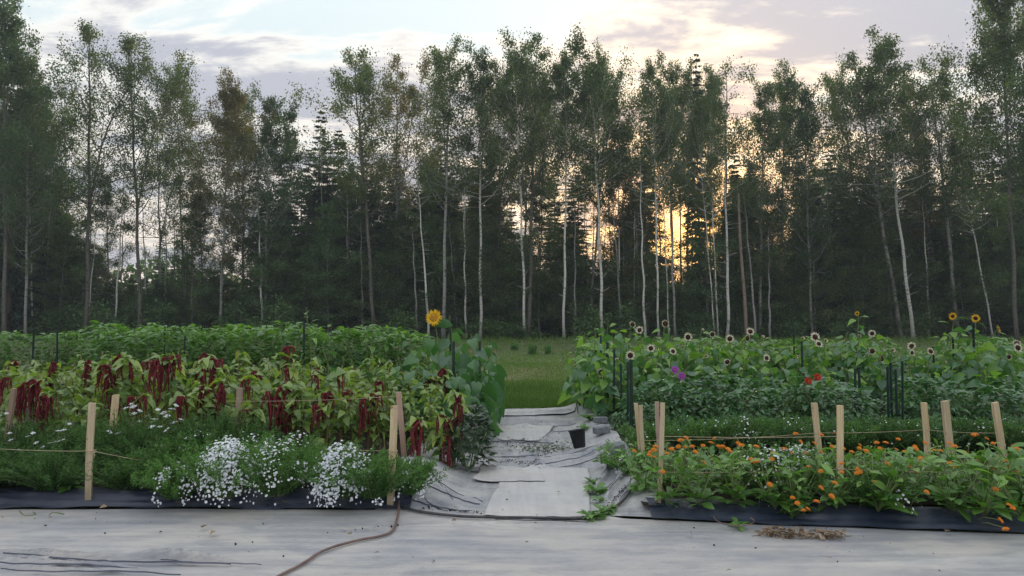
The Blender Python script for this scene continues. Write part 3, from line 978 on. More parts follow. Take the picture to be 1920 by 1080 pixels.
# (base px, top px, top py, depth, kind, bark, leaf, width factor, label)
FR = [
 (8, 18, -30, 56, 'dense', 'bark_dark', 'alder_leaf', .95, 'dark tall tree with dense crown at the far left edge of the forest'),
 (48, 60, 70, 58, 'low1', 'bark_mid', 'aspen_leaf', .7, 'narrow tree with thin grey trunk beside the dark leftmost tree'),
 (84, 78, 150, 66, 'sapling', 'bark_mid', 'alder_leaf', .7, 'slim leafy tree between the leftmost trees and the tall open-crowned cottonwood'),
 (162, 178, -5, 60, 'thin', 'bark_dark', 'aspen_leaf', 1.0, 'tall open-crowned tree with thick dark trunk, bright sky behind its lower trunk on the left'),
 (206, 196, 300, 66, 'low1', 'bark_mid', 'alder_leaf', .7, 'short thin tree between the two tall dark-trunked trees on the left'),
 (264, 248, 20, 61, 'thin', 'bark_dark', 'aspen_leaf', .95, 'tall open-crowned tree with straight dark trunk, second of the left pair'),
 (350, 322, 85, 66, 'high2', 'bark_mid', 'aspen_leaf', .8, 'thin wispy tree right of the left tall pair, sky glowing behind it'),
 (387, 365, 300, 64, 'low1', 'bark_dark', 'aspen_leaf', .55, 'small leaning tree with bare lower trunk against the yellow sky on the left'),
 (412, 428, 125, 63, 'dense', 'bark_mid', 'aspen_gold', .8, 'round-topped dense tree with brownish leaves left of the sky dip'),
 (497, 508, 150, 63, 'low1', 'bark_mid', 'alder_leaf', .8, 'pointed leafy tree with two thin grey stems just left of the sky dip'),
 (492, 488, 330, 62, 'pole', 'bark_pale', 'aspen_leaf', 1.0, 'thin pale bare stem in front of the leafy tree left of the sky dip'),
 (548, 545, 200, 67, 'sapling', 'bark_mid', 'alder_leaf', .8, 'slim leafy tree standing in the dip of the treeline'),
 (702, 668, 62, 62, 'fork1', 'bark_dark', 'aspen_leaf', 1.0, 'tall tree with dark trunk and lopsided crown at the left end of the central row'),
 (745, 748, 75, 66, 'fork2', 'bark_mid', 'aspen_gold', .8, 'sparse-crowned tree second from the left end of the central row'),
 (804, 790, 300, 61, 'pole', 'bark_pale', 'aspen_leaf', 1.0, 'short white stem left of the thick grey trunk above the yellow sunflower'),
 (782, 780, 410, 61.5, 'pole', 'bark_mid', 'aspen_leaf', .9, 'very thin grey stem left of the short white stem'),
 (832, 838, 42, 61, 'fork1', 'bark_mid', 'aspen_leaf', .95, 'tall tree with thick pale grey trunk directly behind the yellow sunflower'),
 (874, 868, 320, 62, 'pole', 'bark_pale', 'aspen_leaf', .9, 'thin white stem between the thick grey trunk and the white birch'),
 (901, 903, 65, 61.5, 'high1', 'bark_pale', 'aspen_leaf', .95, 'white-trunked birch at the left side of the meadow opening'),
 (984, 972, 45, 61, 'high2', 'bark_pale', 'aspen_leaf', .9, 'slender white birch touching the dark double-stemmed tree above the path'),
 (991, 1012, 35, 61.6, 'fork2', 'bark_dark', 'aspen_leaf', 1.0, 'dark-trunked forked tree above the middle of the path'),
 (940, 935, 95, 66, 'fork1', 'bark_mid', 'aspen_gold', .7, 'tall thin tree with golden crown between two white birches'),
 (1057, 1062, 62, 61, 'high1', 'bark_pale', 'aspen_leaf', .85, 'white birch at the right side of the meadow opening'),
 (1129, 1118, 70, 61, 'high2', 'bark_pale', 'aspen_leaf', 1.0, 'white birch right of the meadow opening with a full crown'),
 (1102, 1150, 95, 63, 'fork1', 'bark_dark', 'aspen_leaf', .7, 'dark thin-trunked tree leaning right behind the full-crowned birch'),
 (1172, 1165, 235, 65, 'sapling', 'bark_mid', 'aspen_gold', .7, 'short tree with brownish crown below the sun glow'),
 (1209, 1200, 270, 61, 'pole', 'bark_pale', 'aspen_leaf', 1.0, 'short white stem left of the cluster of white trunks'),
 (1235, 1220, 80, 61, 'high1', 'bark_pale', 'aspen_leaf', .7, 'tall white birch with narrow dark crown left of the orange glow'),
 (1254, 1238, 150, 61.5, 'high2', 'bark_pale', 'alder_leaf', .5, 'thin white stem right behind the narrow-crowned birch'),
 (1267, 1244, 230, 61, 'pole', 'bark_mid', 'aspen_leaf', 1.0, 'leaning grey stem at the left edge of the orange glow'),
 (1340, 1306, 150, 60.8, 'high2', 'bark_pale', 'aspen_leaf', .45, 'left-leaning white trunk of the three beside the orange glow'),
 (1346, 1326, 110, 61, 'high1', 'bark_pale', 'aspen_leaf', .55, 'middle white trunk of the three beside the orange glow'),
 (1364, 1369, 200, 61, 'pole', 'bark_pale', 'aspen_leaf', 1.3, 'upright white trunk right of the leaning white pair'),
 (1362, 1352, 95, 64, 'pole', 'bark_mid', 'aspen_leaf', 1.4, 'thin tree with a tuft of leaves high above the white trunks'),
 (1424, 1432, 120, 63, 'low1', 'bark_mid', 'aspen_leaf', .85, 'leafy tree with rounded top right of the broken trunk'),
 (1458, 1470, 108, 66, 'dense', 'bark_mid', 'aspen_leaf', .8, 'dense leafy tree behind, between the broken trunk and the leaning birch'),
 (1416, 1402, 330, 61, 'pole', 'bark_mid', 'aspen_leaf', 1.0, 'thin grey stem just right of the broken trunk'),
 (1444, 1434, 400, 61, 'pole', 'bark_mid', 'aspen_leaf', .9, 'short bare grey stem under the dense leafy tree'),
 (1522, 1508, 130, 62, 'low1', 'bark_mid', 'alder_leaf', .7, 'narrow green tree at the left side of the sky notch on the right'),
 (1712, 1645, 38, 61, 'high1', 'bark_pale', 'aspen_leaf', 1.1, 'tall left-leaning birch with long pale trunk on the right of the forest'),
 (1690, 1598, 62, 62.5, 'fork2', 'bark_mid', 'aspen_leaf', .95, 'strongly left-leaning tree with wide airy crown behind the leaning birch'),
 (1640, 1560, 90, 66, 'fork1', 'bark_dark', 'aspen_leaf', .75, 'dark leaning tree whose crown borders the sky notch on the right'),
 (1795, 1748, 78, 62, 'fork1', 'bark_mid', 'aspen_leaf', .95, 'airy left-leaning tree between the leaning birch and the big right edge tree'),
 (1772, 1700, 120, 65, 'low1', 'bark_mid', 'aspen_gold', .75, 'brownish leaning tree behind the airy right-hand tree'),
 (1862, 1790, 230, 61, 'high2', 'bark_pale', 'alder_leaf', .6, 'thin pale stem leaning left near the right edge'),
 (1905, 1880, -75, 52, 'dense', 'bark_dark', 'aspen_leaf', .85, 'big dark broadleaf tree rising out of the frame at the right edge'),
 (1965, 1935, -90, 54, 'dense', 'bark_dark', 'alder_leaf', .9, 'dense dark tree cut by the right edge of the frame'),
]
rf = np.random.default_rng(77)
for (bx, tx, ty, dep, kind, bark, leafm, wid, lab) in FR:
    bp = W(bx, 600, dep); tp = W(tx, ty, dep)
    H = tp.z
    lean = math.atan2(tp.x - bp.x, H)
    cat = 'birch tree' if bark == 'bark_pale' else 'tree'
    plant_tree('birch_tree' if bark == 'bark_pale' else 'broadleaf_tree', cat, asp_mesh[kind], (bp.x, dep, -.02), H * (.93 if kind not in ('pole', 'sapling') else .97), H0, lean, rf.uniform(0, 6.28),
               wid * H0 / H * (1.04 if H > 18 else .86) if kind != 'pole' else wid * 24 / H * .95, bark, leafm, lab)

# broken snag
g = Geo(); zz = np.linspace(0, 1, 12)
sb, st = W(1399, 600, 61), W(1384, 362, 61)
Hs = st.z
g.tube(np.stack([zz * (st.x - sb.x) + .05 * np.sin(zz * 7), zz * 0, zz * Hs], -1),   .15 - .05 * zz, 9, cap=True)
g.tube([(st.x - sb.x - .04, 0, Hs - .1), (st.x - sb.x - .06, 0, Hs + .5), (st.x - sb.x - .07, 0, Hs + .9)], [.07, .05, .004], 5)
g.tube([(st.x - sb.x + .06, .03, Hs - .1), (st.x - sb.x + .05, .03, Hs + .35)], [.05, .004], 5)
for q_ in (.35, .62, .8):
    g.tube([(q_ * (st.x - sb.x), 0, q_ * Hs), (q_ * (st.x - sb.x) + .5, .1, q_ * Hs + .15)], [.04, .012], 5)
t_ = thing('dead_tree', 'broken reddish-brown bare trunk snapped off halfway up among the white birches', 'dead tree', None, (sb.x, 61, -.02))
part('trunk', g.mesh('snag', M['bark_snag']), t_)


# openings in the forest where the sky shows: (x0, x1, y_limit) -> deeper trees in these columns stay below y_limit
def top_limit(px):
    if px < 70: return 120
    if px < 130: return 330
    if px < 470: return 465 + 45 * math.sin(px * .031)
    if px < 545: return 340
    if px < 640: return 250
    if px < 955: return 290
    if px < 1012: return 420
    if px < 1095: return 310
    if px < 1145: return 490
    if px < 1255: return 330
    if px < 1318: return 505
    if px < 1450: return 300
    if px < 1500: return 440
    if px < 1900: return 310
    return 200


# conifers: (px, top py, depth, variant, width)
CF = [(18, 90, 60, 1, 1.0), (70, 190, 72, 0, .9), (-30, 60, 62, 3, 1.1), (598, 208, 70, 0, 1.0), (632, 240, 74, 1, 1.0), (560, 330, 72, 3, 1.0), (1312, 95, 66, 1, .62),
      (1300, 180, 72, 0, .5), (740, 260, 76, 0, .9), (825, 215, 75, 2, .9), (905, 235, 74, 1, .9), (1040, 300, 78, 0, .9), (1085, 320, 72, 2, .9), (1212, 170, 74, 2, .9),
      (1640, 300, 70, 0, 1.0), (1560, 225, 84, 2, 1.0), (1810, 180, 68, 1, .9), (1745, 290, 74, 3, 1.0), (1380, 270, 74, 2, .9), (1590, 330, 72, 1, 1.0), (1870, 200, 66, 0, 1.0),
      (1940, 130, 66, 3, 1.0), (530, 250, 75, 2, .8), (1500, 250, 78, 2, .8), (680, 280, 70, 1, .9), (960, 330, 90, 2, .6), (170, 470, 74, 3, .9), (300, 450, 80, 0, .8)]
NAMEC = {598: 'pointed conifer standing in the dip of the treeline', 1312: 'tall dark spire-topped conifer directly above the orange glow', 18: 'dark conifer at the far left edge under the leftmost crown',
         1810: 'dark conifer just left of the big tree at the right edge', 1560: 'distant conifer tip inside the sky notch on the right'}
for (px, ty, dep, vi, wid) in CF:
    b = W(px, 600, dep); H = W(px, ty, dep).z
    plant_tree('conifer_tree', 'conifer', con_mesh[vi], (b.x, dep, -.02), H, 20, 0, rf.uniform(0, 6.28), wid * 20 / H, None, None,
               NAMEC.get(px, 'dark green conifer among the trunks of the forest'), None if px in NAMEC else 'dark conifers inside the forest')
for (px, tpx, ty, d, kd, wd_) in ((1262, 1258, 130, 72, 'high1', .9), (1288, 1290, 120, 69, 'fork1', .7), (1330, 1336, 150, 73, 'high1', .8), (1278, 1275, 200, 80, 'high2', .9), (1125, 1122, 110, 73, 'high2', .9), (985, 985, 120, 74, 'fork1', .8), (1010, 1020, 160, 80, 'high1', .8),
        (130, 120, 160, 76, 'thin', .8), (300, 300, 220, 74, 'thin', .8), (455, 460, 180, 72, 'low1', .9)):
    b = W(px, 600, d); tp = W(tpx, ty, d)
    plant_tree('broadleaf_tree', 'tree', asp_mesh[kd], (b.x, d, -.02), tp.z, H0, math.atan2(tp.x - b.x, tp.z), rf.uniform(0, 6.28), wd_ * H0 / tp.z, 'bark_mid', 'aspen_leaf',
               'airy leafy tree standing behind the front row of the forest', 'airy trees behind the front row')
# deeper rows of conifers and leafy saplings fill the dark interior
for row, (dep, step) in enumerate(((67, 40), (73, 34), (82, 34), (94, 34))):
    px = -60 + row * 17
    while px < 1990:
        p = px + rf.uniform(-14, 14)
        lim = max(top_limit(p + dx) for dx in (-22, 0, 22))
        ty = lim + rf.uniform(0, 110) * (1 if lim < 430 else .5)
        d = dep + rf.uniform(-3, 3)
        b = W(p, 600, d); H = W(p, min(ty, 545), d).z
        if rf.random() < .62:
            plant_tree('conifer_tree', 'conifer', con_mesh[rf.integers(0, 4)], (b.x, d, -.02), H, 20, rf.normal() * .01, rf.uniform(0, 6.28), (20 / H) * rf.uniform(.75, 1.0) * (1 if H > 9 else .55),
                       None, None, 'dark green conifer among the trunks of the forest', 'dark conifers inside the forest')
        else:
            plant_tree('broadleaf_tree', 'tree', asp_mesh['sapling'], (b.x, d, -.02), H, H0, rf.normal() * .03, rf.uniform(0, 6.28), (H0 / H) * rf.uniform(.7, .95) * (1 if H > 9 else .6),
                       'bark_mid', 'alder_leaf' if rf.random() < .6 else 'aspen_leaf', 'thin leafy tree filling the shaded forest interior', 'leafy trees inside the forest')
        px += step * rf.uniform(.8, 1.25)
# extra thin stems among the front trees
for i in range(58):
    p = rf.uniform(0, 1920)
    if 1268 < p < 1318: continue
    d = rf.uniform(62, 70)
    b = W(p, 600, d); H = W(p, rf.uniform(230, 430), d).z
    plant_tree('thin_tree', 'tree', asp_mesh['pole'], (b.x, d, -.02), H, H0, rf.normal() * .035, rf.uniform(0, 6.28), H0 / H * .75, 'bark_mid' if rf.random() < .42 else 'bark_pale', 'alder_leaf',
               'thin bare stem standing in the shade of the forest edge', 'thin stems along the forest edge')
# leafy young trees of the forest edge
for i in range(70):
    p = -40 + i * 28.8 + rf.uniform(-16, 16)
    d = rf.uniform(63, 67)
    b = W(p, 600, d)
    op = top_limit(p) > 430
    H = W(p, rf.uniform(350, 500) if not op else rf.uniform(505, 550), d).z
    plant_tree('young_tree', 'tree', asp_mesh['sapling'], (b.x, d, -.02), H, H0, rf.normal() * .03, rf.uniform(0, 6.28), H0 / H * (.75 if not op else .5), 'bark_mid', ('alder_leaf', 'aspen_leaf', 'shrub_leaf')[i % 3],
               'leafy young tree at the shaded front of the forest', 'young trees along the forest edge')
# understory shrubs along the forest edge
for i in range(150):
    p = -60 + i * 13.6 + rf.uniform(-10, 10)
    d = rf.choice([62.5, 65, 69, 74]) + rf.uniform(-1.5, 1.5)
    H = rf.uniform(2.4, 5.2) * (1.25 if d > 67 else .85)
    b = W(p, 600, d)
    if abs(b.x) < 4 and d < 64: H *= .7
    plant_tree('shrub', 'shrub', shr_mesh[rf.integers(0, 4)], (b.x, d, -.05), H, 4.4, 0, rf.uniform(0, 6.28), 4.4 / H * rf.uniform(.85, 1.25), None, None,
               'green leafy shrub at the foot of the forest edge', 'understory shrubs along the forest edge', pn=('stem', 'foliage'))
# far woods seen low between the trunks
g = Geo(); n_ = 42000; r_ = np.random.default_rng(5)
xx = r_.uniform(-110, 110, n_); yy = r_.uniform(104, 122, n_)
hh = 7.2 + 2.0 * np.sin(xx * .21) + 1.3 * np.sin(xx * .57 + 1) + .9 * np.sin(xx * 1.3)
zz_ = hh * r_.random(n_) ** .7
g.stamp(DIA_V, DIA_F, np.stack([xx, yy, zz_], -1), bases(rand_dirs(n_, r_, -.4), r_.uniform(0, 6.28, n_), size=r_.uniform(.5, 1.0, n_)), np.clip(.4 + .25 * np.sin(xx * .4) + r_.normal(size=n_) * .15, 0, 1))
tag(ob('far_woods', g.mesh('far_woods', M['shrub_leaf'])), 'low dark mass of distant woods seen between the trunks', None, None, 'stuff')

# tall weeds at the far side of the meadow, and meadow grass
def blades(n, X, Y, h, wd, seed, lean=.35):
    r = np.random.default_rng(seed)
    g = Geo()
    z0 = -.012 + .05 * vnoise(X * .35, Y * .35, 3) * sm(Y, 14, 20)
    az = r.uniform(0, 6.28, n)
    D = np.stack([np.cos(az) * lean * r.random(n), np.sin(az) * lean * r.random(n), np.ones(n)], -1)
    TV = np.array([(-.5, 0, 0), (.5, 0, 0), (.32, .6, .10), (-.32, .6, .10), (0, 1, .32)])
    B = bases(D, r.uniform(0, 6.28, n), up=(1, 0, 0), size=h, width=wd)
    v = np.clip(.30 + .45 * sm(Y, 15.5, 22) * (1 - .5 * sm(Y, 30, 45)) + r.normal(size=n) * .25, 0, 1)
    P = np.stack([X, Y, z0 - .01], -1)
    g.stamp(TV, np.array([(0, 1, 2, 3)]), P, B, v)
    g.stamp(TV[[3, 2, 4]], np.array([(0, 1, 2)]), P, B, v)
    return g
n_ = 42000
Yg = 13.3 + 15 * r_.random(n_) ** 1.4
Xg = r_.uniform(-.28, .28, n_) * Yg * .55 + .02 * Yg
patch = vnoise(Xg * .8, Yg * .5, 61)
hg = (.08 + .10 * r_.random(n_) ** 2) * (1 - .3 * sm(Yg, 16, 22)) * (1 + .8 * patch)
keep = np.ones(n_, bool)
g = blades(n_, Xg, Yg, np.clip(hg, .03, .3), .007 + .006 * (Yg / 25), 62)
tag(ob('meadow_grass', g.mesh('meadow_grass', M['grass'])), 'short mown grass of the meadow beyond the path', None, None, 'stuff')
n_ = 26000
Yg = 28 + 34 * r_.random(n_)
Xg = r_.uniform(-.6, .7, n_) * Yg
hg = .12 + .5 * sm(Yg, 45, 58) * r_.random(n_) ** 1.5
g = blades(n_, Xg, Yg, hg, .03 + .02 * (Yg / 60), 63, .6)
tag(ob('tall_grass', g.mesh('tall_grass', M['grass'])), 'taller rough grass towards the forest edge', None, None, 'stuff')
tw_T, tw_C = shrub_geo(91, .9, .35, 900, .10, 9)
twm = (tw_T.mesh('weed_stems', M['sunflower_stem']), tw_C.mesh('weed_leaves', M['aster_leaf']))
for i, (px, py) in enumerate(((997, 666), (1026, 664), (966, 657))):
    b = G(px, py)
    plant_tree('weed_clump', 'weed', twm, (b.x, b.y, -.02), rf.uniform(.35, .65), .9, 0, rf.uniform(0, 6), rf.uniform(1.0, 1.5), None, None,
               'pale green weed clump in the rough grass before the forest edge', 'weed clumps at the far side of the meadow', pn=('stem', 'foliage'))

#GARDEN
# ================================================================== GARDEN PLANTS
def mesh_leaf(name, mat, **kw):
    V, Fs = leaf_template(**kw)
    v = np.clip(.35 + .25 * V[:, 1] + rng.normal() * .05, 0, 1)
    return Geo().add(V, Fs, v).mesh(name, M[mat])


def leaf_var(mat, name, vs, **kw):
    """a few shade and droop variants of one leaf, shared between all its copies"""
    out = []
    for i, v in enumerate(vs):
        k = dict(kw); k['droop'] = kw.get('droop', .35) * (.6 + .35 * i); k['curl'] = .03 * (i % 3 - 1)
        V, Fs = leaf_template(**k)
        V[:, 0] *= 1 + .1 * math.sin(i * 2.3)
        out.append(Geo().add(V, Fs, v).mesh(name, M[mat]))
    return out


def put_leaf(parent, me, P, D, size, roll=0.0, up=(0, 0, 1), name='leaf', width=None):
    B = bases(np.array([D]), np.array([roll]), up=up, size=size, width=width)[0]
    return part(name, me, parent, M4(B, P))


def flower_disc(n, r_in, r_out, petal_w, cup=.25, layers=1, seed=0, droop=0.0):
    """petals round the +z axis"""
    r = np.random.default_rng(seed)
    V, Fs = leaf_template(w=petal_w, droop=droop, fold=.08, seg=3, shape=.6)
    g = Geo()
    for L in range(layers):
        m = n - 2 * L
        az = np.arange(m) / m * 2 * PI + L * .3 + r.normal(size=m) * .08
        D = np.stack([np.cos(az), np.sin(az), np.full(m, cup + .35 * L) + r.normal(size=m) * .12], -1)
        P = np.stack([np.cos(az) * r_in, np.sin(az) * r_in, np.full(m, .0 + .004 * L)], -1)
        g.stamp(V, Fs, P, bases(D, size=(r_out - r_in) * (1 - .22 * L) * r.uniform(.85, 1.1, m), width=(r_out - r_in)), r.uniform(.2, .95, m))
    return g


def dome(g, R, h, z0=0.0, seg=10, rings=4, v=.5, mat=0, under=True):
    V = []
    for i in range(rings + 1):
        a = i / rings * PI / 2
        for j in range(seg):
            t = j / seg * 2 * PI
            V.append((R * math.cos(a) * math.cos(t), R * math.cos(a) * math.sin(t), z0 + h * math.sin(a)))
    Fs = [(i * seg + j, i * seg + (j + 1) % seg, (i + 1) * seg + (j + 1) % seg, (i + 1) * seg + j) for i in range(rings) for j in range(seg)]
    g.add(V, Fs, v, mat)
    if under:
        V2 = [(R * math.cos(j / seg * 2 * PI), R * math.sin(j / seg * 2 * PI), z0) for j in range(seg)] + [(0, 0, z0 - h * .5)]
        g.add(V2, [((j + 1) % seg, j, seg) for j in range(seg)], v, mat)
    return g


# ---------------------------------------------------------------- sunflowers
SL = leaf_var('sunflower_leaf', 'sunflower_leaf', (.1, .3, .5, .75), w=.80, droop=.5, fold=.10, heart=.6, seg=7, shape=.46)
YL = leaf_var('young_leaf', 'young_leaf', (.3, .6, .9), w=.7, droop=.3, fold=.10, heart=.6, seg=5, shape=.38)
_pm = {}
def head_meshes(kind):
    if kind in _pm: return _pm[kind]
    if kind == 'yellow':
        p = flower_disc(22, .052, .118, .34, .18, 2, 3).mesh('petals', M['yellow_petal']); d = dome(Geo(), .058, .016).mesh('disc', M['seed_gold'])
    elif kind == 'yellow_dark':
        p = flower_disc(18, .034, .085, .36, .15, 2, 4).mesh('petals', M['yellow_petal']); d = dome(Geo(), .038, .018).mesh('disc', M['seed_dark'])
    elif kind == 'cream':
        p = flower_disc(17, .035, .085, .38, .12, 1, 5).mesh('petals', M['cream_petal']); d = dome(Geo(), .044, .02).mesh('disc', M['seed_dark'])
    elif kind == 'cream_short':
        p = flower_disc(15, .040, .072, .5, .5, 1, 6).mesh('petals', M['cream_petal']); d = dome(Geo(), .047, .028).mesh('disc', M['seed_dark'])
    elif kind == 'cream_shut':
        p = flower_disc(14, .020, .070, .42, 1.3, 2, 7).mesh('petals', M['cream_petal']); d = dome(Geo(), .024, .02).mesh('disc', M['seed_dark'])
    _pm[kind] = (p, d)
    return _pm[kind]


back_me = flower_disc(12, .012, .062, .55, -.15, 1, 9).mesh('sepals', M['young_leaf'])


def sunflower(X, Y, hz, label, kind='cream', face=(0, -1, .15), nleaf=11, leafs=.17, group=None, base_z=.1, meshes=None, top_leaf=True, seed=None, hs=1.0, lean=0.0, stake=False):
    r = np.random.default_rng(seed if seed is not None else int(abs(X * 1000 + Y * 77)) % 99991)
    t = thing('sunflower_plant', label, 'sunflower', group, (X - lean, Y, base_z - .02))
    H = hz - base_z
    zz = np.linspace(0, 1, 9)
    bend = .04 * np.sin(zz * 5 + r.uniform(0, 6))
    f = np.array(face, float); f /= np.linalg.norm(f)
    P = np.stack([bend + lean * zz ** 1.5, .03 * np.sin(zz * 4), zz * H], -1)
    neck = P[-1] + np.array([f[0] * .03, f[1] * .03, .02])
    P = np.vstack([P[:-1], P[-1] - np.array([0, 0, .04]), neck])
    part('stem', Geo().tube(P, np.linspace(.011, .0055, len(P)), 6).mesh('sunflower_stem', M['sunflower_stem']), t)
    meshes = meshes or SL
    for i in range(nleaf):
        u = .2 + .78 * (i + r.uniform(0, .6)) / nleaf
        az = i * 2.4 + r.uniform(-.4, .4)
        s = leafs * (1.15 - .5 * max(0, u - .55) / .45) * r.uniform(.75, 1.2)
        p = np.array([np.interp(u, zz, P[:9, 0]), np.interp(u, zz, P[:9, 1]), u * H])
        el = .5 if u > .85 else r.uniform(-.1, .35)
        d = np.array([math.cos(az), math.sin(az), el])
        pet = .35 * s + .03
        lo = p + d / np.linalg.norm(d) * pet
        pg = Geo().tube([p, p + (lo - p) * .6 + (0, 0, .012), lo], [.004, .003, .0025], 4)
        m = meshes[r.integers(0, len(meshes))]
        d2 = np.array([math.cos(az), math.sin(az), el - (r.uniform(.5, 1.3) if meshes is SL else r.uniform(.0, .9))])
        lf = put_leaf(t, m, lo, d2, s, r.normal() * .6)
        if i % 2 == 0 and s > .12:
            st_ = part('petiole', pg.mesh('petiole', M['sunflower_stem']), t)
    if kind:
        pm, dm = head_meshes(kind)
        q = Vector(f).to_track_quat('Z', 'Y').to_matrix()
        Bm = np.array(q) * hs
        hd = part('flower_head', dm, t, M4(Bm, neck + f * .012))
        part('petals', pm, hd, Matrix.Identity(4))
        part('sepals', back_me, hd, Matrix.Translation((0, 0, -.012)))
    return t


# the tall clump of drooping sunflowers at the path side of the left bed
W1 = W(818, 596, 10.2)
sunflower(W1.x, 10.2, W1.z, 'single bright yellow sunflower in bloom standing above the left bed by the path', 'yellow', (-.25, -1, .25), 9, .2, hs=1.08, seed=5)
LSF = [(858, 640, 10.6), (800, 640, 11.0), (880, 625, 11.2), (905, 650, 11.6), (780, 660, 10.2), (845, 660, 9.9), (888, 668, 10.0), (812, 690, 9.6), (862, 700, 9.5), (905, 700, 10.3), (770, 690, 9.7),
       (740, 680, 10.0), (838, 625, 12.0), (912, 670, 11.0), (895, 740, 9.9), (915, 640, 12.6), (830, 720, 9.2), (790, 705, 9.3)]
for i, (px, py, d) in enumerate(LSF):
    p = W(px, py, d)
    sunflower(p.x, d, p.z, 'drooping blue-green sunflower plant without bloom in the clump beside the path', None, (0, -1, .2), 17, .26, group='unopened sunflowers by the path', seed=200 + i)
# leaning leaves at the top of the yellow sunflower
p = W(845, 592, 10.3)
sunflower(p.x, 10.3, p.z, 'bare-headed sunflower with two big leaves right beside the yellow bloom', None, (0, -1, .2), 10, .25, seed=77)
for i, (px, py, d) in enumerate(((605, 650, 10.6), (640, 668, 10.4), (660, 672, 10.8), (690, 680, 10.3), (715, 672, 10.7), (590, 672, 10.9), (625, 690, 10.0), (745, 668, 10.8), (670, 695, 10.0), (560, 690, 10.5), (300, 690, 10.5), (395, 676, 10.8))):
    p = W(px, py, d)
    sunflower(p.x, d, p.z, 'nodding blue-green sunflower stem with broad hanging leaves behind the amaranth', None, (0, -1, .2), 9, .22, group='nodding sunflowers behind the amaranth', seed=300 + i, lean=rng.uniform(-.15, .15))

# right-hand sunflowers, one plant for each head the photo shows
HS = [
 (1183, 609, 12.5, 'cream_short', 'cream sunflower leftmost of the highest heads, above the path end of the bed'),
 (1203, 619, 12.2, 'cream', 'cream sunflower slightly lower right of the leftmost high head'),
 (1244, 607, 11.8, 'cream_short', 'large dark-centred sunflower, tallest of the group above the purple dahlias'),
 (1288, 632, 12.0, 'cream', 'cream sunflower with ring of pale petals up and right of the purple dahlias'),
 (1270, 636, 12.6, 'cream_shut', 'yellowish half-open sunflower bud between two dark-centred heads'),
 (1316, 619, 12.8, 'cream_shut', 'half-closed cream sunflower left of a dark round head'),
 (1334, 627, 12.4, 'cream_short', 'round nearly black sunflower head against the dark forest'),
 (1365, 635, 12.3, 'cream', 'cream sunflower in front of the three white birch trunks'),
 (1392, 634, 12.6, 'cream_short', 'small dark sunflower head under the broken trunk'),
 (1404, 622, 12.8, 'cream', 'cream sunflower facing forward just right of the broken trunk'),
 (1424, 632, 13.0, 'cream_shut', 'closed cream sunflower bud right of the broken trunk'),
 (1220, 653, 11.3, 'cream', 'big dark-eyed cream sunflower above left of the purple dahlias'),
 (1261, 659, 11.2, 'cream', 'dark-eyed cream sunflower directly above the purple dahlias'),
 (1183, 666, 10.6, 'cream', 'cream sunflower on top of the thick green stake'),
 (1161, 675, 11.6, 'cream_shut', 'pinkish half-shut sunflower left of the thick green stake'),
 (1133, 698, 11.4, 'cream', 'lowest left cream sunflower hanging over the green stakes by the path'),
 (1200, 697, 11.0, 'cream_shut', 'small low sunflower between the thick stake and the purple dahlias'),
 (1292, 669, 12.0, 'cream_shut', 'small sunflower facing right beyond the purple dahlias'),
 (1360, 679, 11.6, 'cream_short', 'dark low sunflower in the middle of the right bed foliage'),
 (1323, 668, 12.0, 'cream_shut', 'small dull sunflower between two larger heads in the right bed'),
 (1438, 671, 11.8, 'cream', 'pale sunflower level with the large grey-green leaf'),
 (1497, 635, 12.4, 'cream_shut', 'half-open cream sunflower left of the pair of bright heads'),
 (1526, 632, 12.2, 'cream', 'upper sunflower of the bright cream pair in the middle right'),
 (1536, 645, 12.0, 'cream', 'lower sunflower of the bright cream pair in the middle right'),
 (1549, 639, 12.6, 'cream_shut', 'tiny closed sunflower right of the bright cream pair'),
 (1494, 669, 12.0, 'cream_shut', 'small pale sunflower below the bright cream pair'),
 (1630, 625, 12.0, 'cream', 'high cream sunflower below the yellow bud'),
 (1610, 631, 12.2, 'cream_shut', 'half-shut cream sunflower left under the yellow bud'),
 (1636, 658, 11.6, 'cream_short', 'very dark sunflower head with few petals above the four green stakes'),
 (1650, 672, 11.5, 'cream_short', 'very dark sunflower head lowest above the four green stakes'),
 (1666, 657, 12.0, 'cream_shut', 'small pale pinkish sunflower right of the very dark heads'),
 (1713, 649, 12.2, 'cream', 'cream sunflower, uppermost of the three in front of the dark meadow gap'),
 (1708, 661, 12.0, 'cream', 'cream sunflower just under the uppermost one at the dark meadow gap'),
 (1744, 659, 12.0, 'cream', 'cream sunflower with twisted petals right of the dark meadow gap'),
 (1770, 680, 11.6, 'cream_shut', 'pale low sunflower facing up beneath the yellow sunflowers'),
 (1830, 597, 11.6, 'yellow_dark', 'round yellow sunflower with dark centre, biggest of the yellow ones on the right'),
 (1783, 593, 11.9, 'yellow_dark', 'yellow sunflower seen from the side, left of the biggest yellow one'),
 (1860, 617, 11.7, 'yellow_dark', 'small yellow sunflower lower right of the biggest yellow one'),
 (1900, 645, 11.8, 'cream_short', 'cream sunflower partly behind another at the right edge'),
 (1907, 652, 11.5, 'cream', 'cream sunflower facing forward at the right edge'),
 (1882, 669, 11.6, 'cream_short', 'dark sunflower head low near the right edge'),
 (1612, 588, 12.2, 'yellow_dark', 'small yellow flower bud at the very top of a leafy sunflower'),
]
